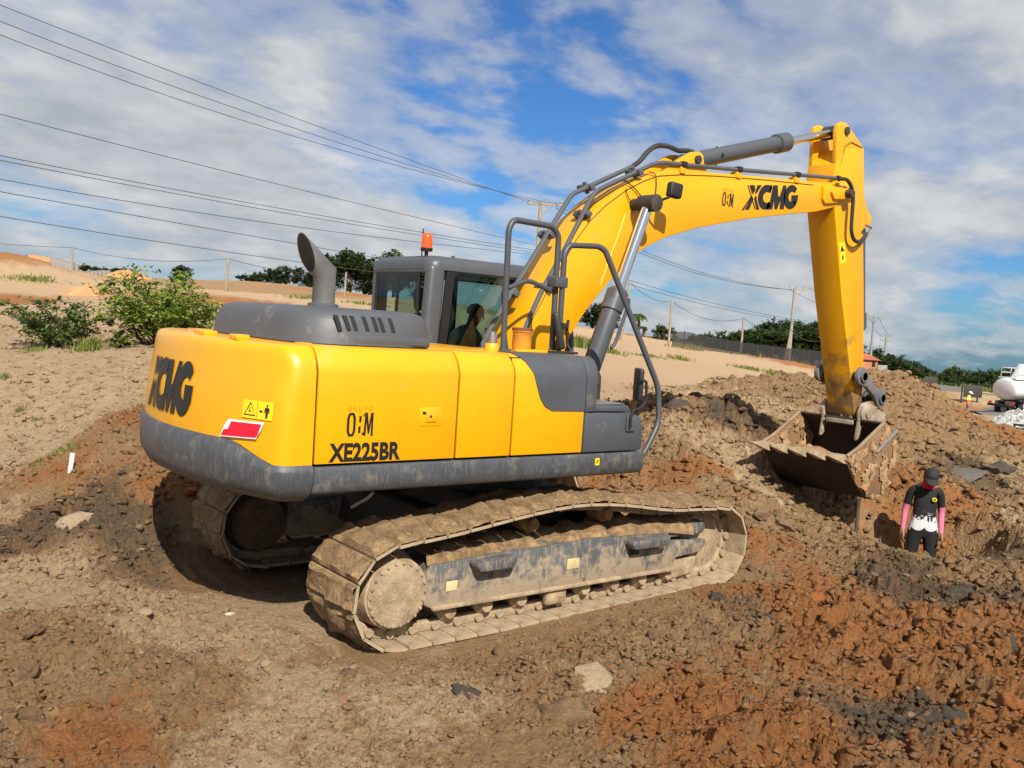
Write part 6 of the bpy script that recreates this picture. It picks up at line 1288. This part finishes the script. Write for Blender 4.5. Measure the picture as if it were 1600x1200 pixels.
wk, body = person(J, M, 'worker in black cap, printed jersey and pink sleeves standing in the dug hole', [SHIRT, PINK, PANT, SKIN, SHOE], fn)
head_bits(wk, J, M, True, mat('black_cap', (.015, .016, .017), .8))
KER = mat('red_kerchief', (.62, .012, .03), .7, var=.3, vscale=30)
rs = []
for z_, r_ in ((1.455, .085), (1.50, .088), (1.545, .085), (1.58, .08)): rs.append([M @ Vector((.012+r_*math.cos(6.2832*i/16)*.92, -.04-(z_-1.455)*.45+r_*math.sin(6.2832*i/16), z_)) for i in range(16)])
MB().rings(rs, True, False).build('kerchief', KER, wk)
cr = [(-.0, 0), (.028, .012), (.026, .04), (0, .052), (-.026, .04), (-.028, .012)]; v = [M @ Vector((.085+a, -.135, 1.30+b_)) for a, b_ in cr]; v2 = [M @ Vector((.085+a*.5, -.138, 1.312+b_*.55)) for a, b_ in cr]
MB().add(v+[M @ Vector((.085+a, -.10, 1.30+b_)) for a, b_ in cr], [tuple(range(6))]+[(i, (i+1) % 6, 6+(i+1) % 6, 6+i) for i in range(6)]).build('crest', LYEL, wk, 0); MB().add(v2, [tuple(range(6))]).build('crest_mark', DECAL, wk, 0)
# (2) far worker with safety vest
F0 = at(1515, 611, d=58); g2 = gz(F0.x, F0.y); M2 = Matrix.Translation((F0.x, F0.y, F0.z-1.76)) @ Matrix.Rotation(faceang+1.2, 4, 'Z')
def fn2(c):
    if c.z > 1.475: return 3
    if abs(c.x) > .215 and c.z < 1.45: return 1 if c.z > 1.2 else 3
    if c.z > .95: return 1 if c.z > 1.2 else 0
    return 2 if c.z > .12 else 4
fw_, _b = person(dict(STAND), M2, 'far worker in orange and lime safety vest and white helmet', [VEST, LIME, JEAN, SKIN, SHOE], fn2)
head_bits(fw_, STAND, M2, False, mat('white_helmet', (.8, .8, .78), .4))
# (3) operator seated in the cab
O0 = at(741, 490, Y=.79); ox, oz = O0.x, O0.z
def L(x, y, z, a, b_): return (x-ox*0, y, z, a, b_)
Jo = dict(STAND); dz = oz-1.62
# seated pose in local axes (front = -y), later turned so that front = +X
Jo.update(pelvis=(0, .12, .88, .16, .13), waist=(0, .10, 1.05, .15, .115), chest=(0, .06, 1.27, .165, .12), neckb=(0, .02, 1.42, .10, .085), neck=(0, -.02, 1.48, .055, .055), jaw=(0, -.06, 1.545, .062, .07), brow=(0, -.085, 1.62, .075, .09), crown=(0, -.085, 1.69, .055, .065),
          shl=(.19, .04, 1.385, .075, .075), ell=(.25, -.02, 1.12, .05, .05), wrl=(.24, -.26, 1.06, .033, .036), pal=(.23, -.33, 1.05, .02, .04), shr=(-.19, .04, 1.385, .075, .075), elr=(-.25, -.02, 1.12, .05, .05), wrr=(-.24, -.26, 1.06, .033, .036), par=(-.23, -.33, 1.05, .02, .04),
          hil=(.10, .05, .84, .10, .10), knl=(.14, -.40, .88, .07, .07), anl=(.13, -.50, .48, .045, .05), tol=(.13, -.64, .44, .04, .03), hir=(-.10, .05, .84, .10, .10), knr=(-.14, -.40, .88, .07, .07), anr=(-.13, -.50, .48, .045, .05), tor=(-.13, -.64, .44, .04, .03))
M3 = Matrix.Translation((ox-.06, .79, dz)) @ Matrix.Rotation(math.radians(90), 4, 'Z')
def fn3(c):
    if c.z > 1.455: return 3
    if abs(c.x) > .19 and c.z < 1.25 and c.y < .0: return 3
    if c.z > .94: return 0
    return 2 if c.z > .5 else 4
op, _b = person(Jo, M3, 'operator in mint shirt with dark hair seated in the cab', [MINT, MINT, PANT, SKIN, SHOE], fn3)
head_bits(op, Jo, M3, True)
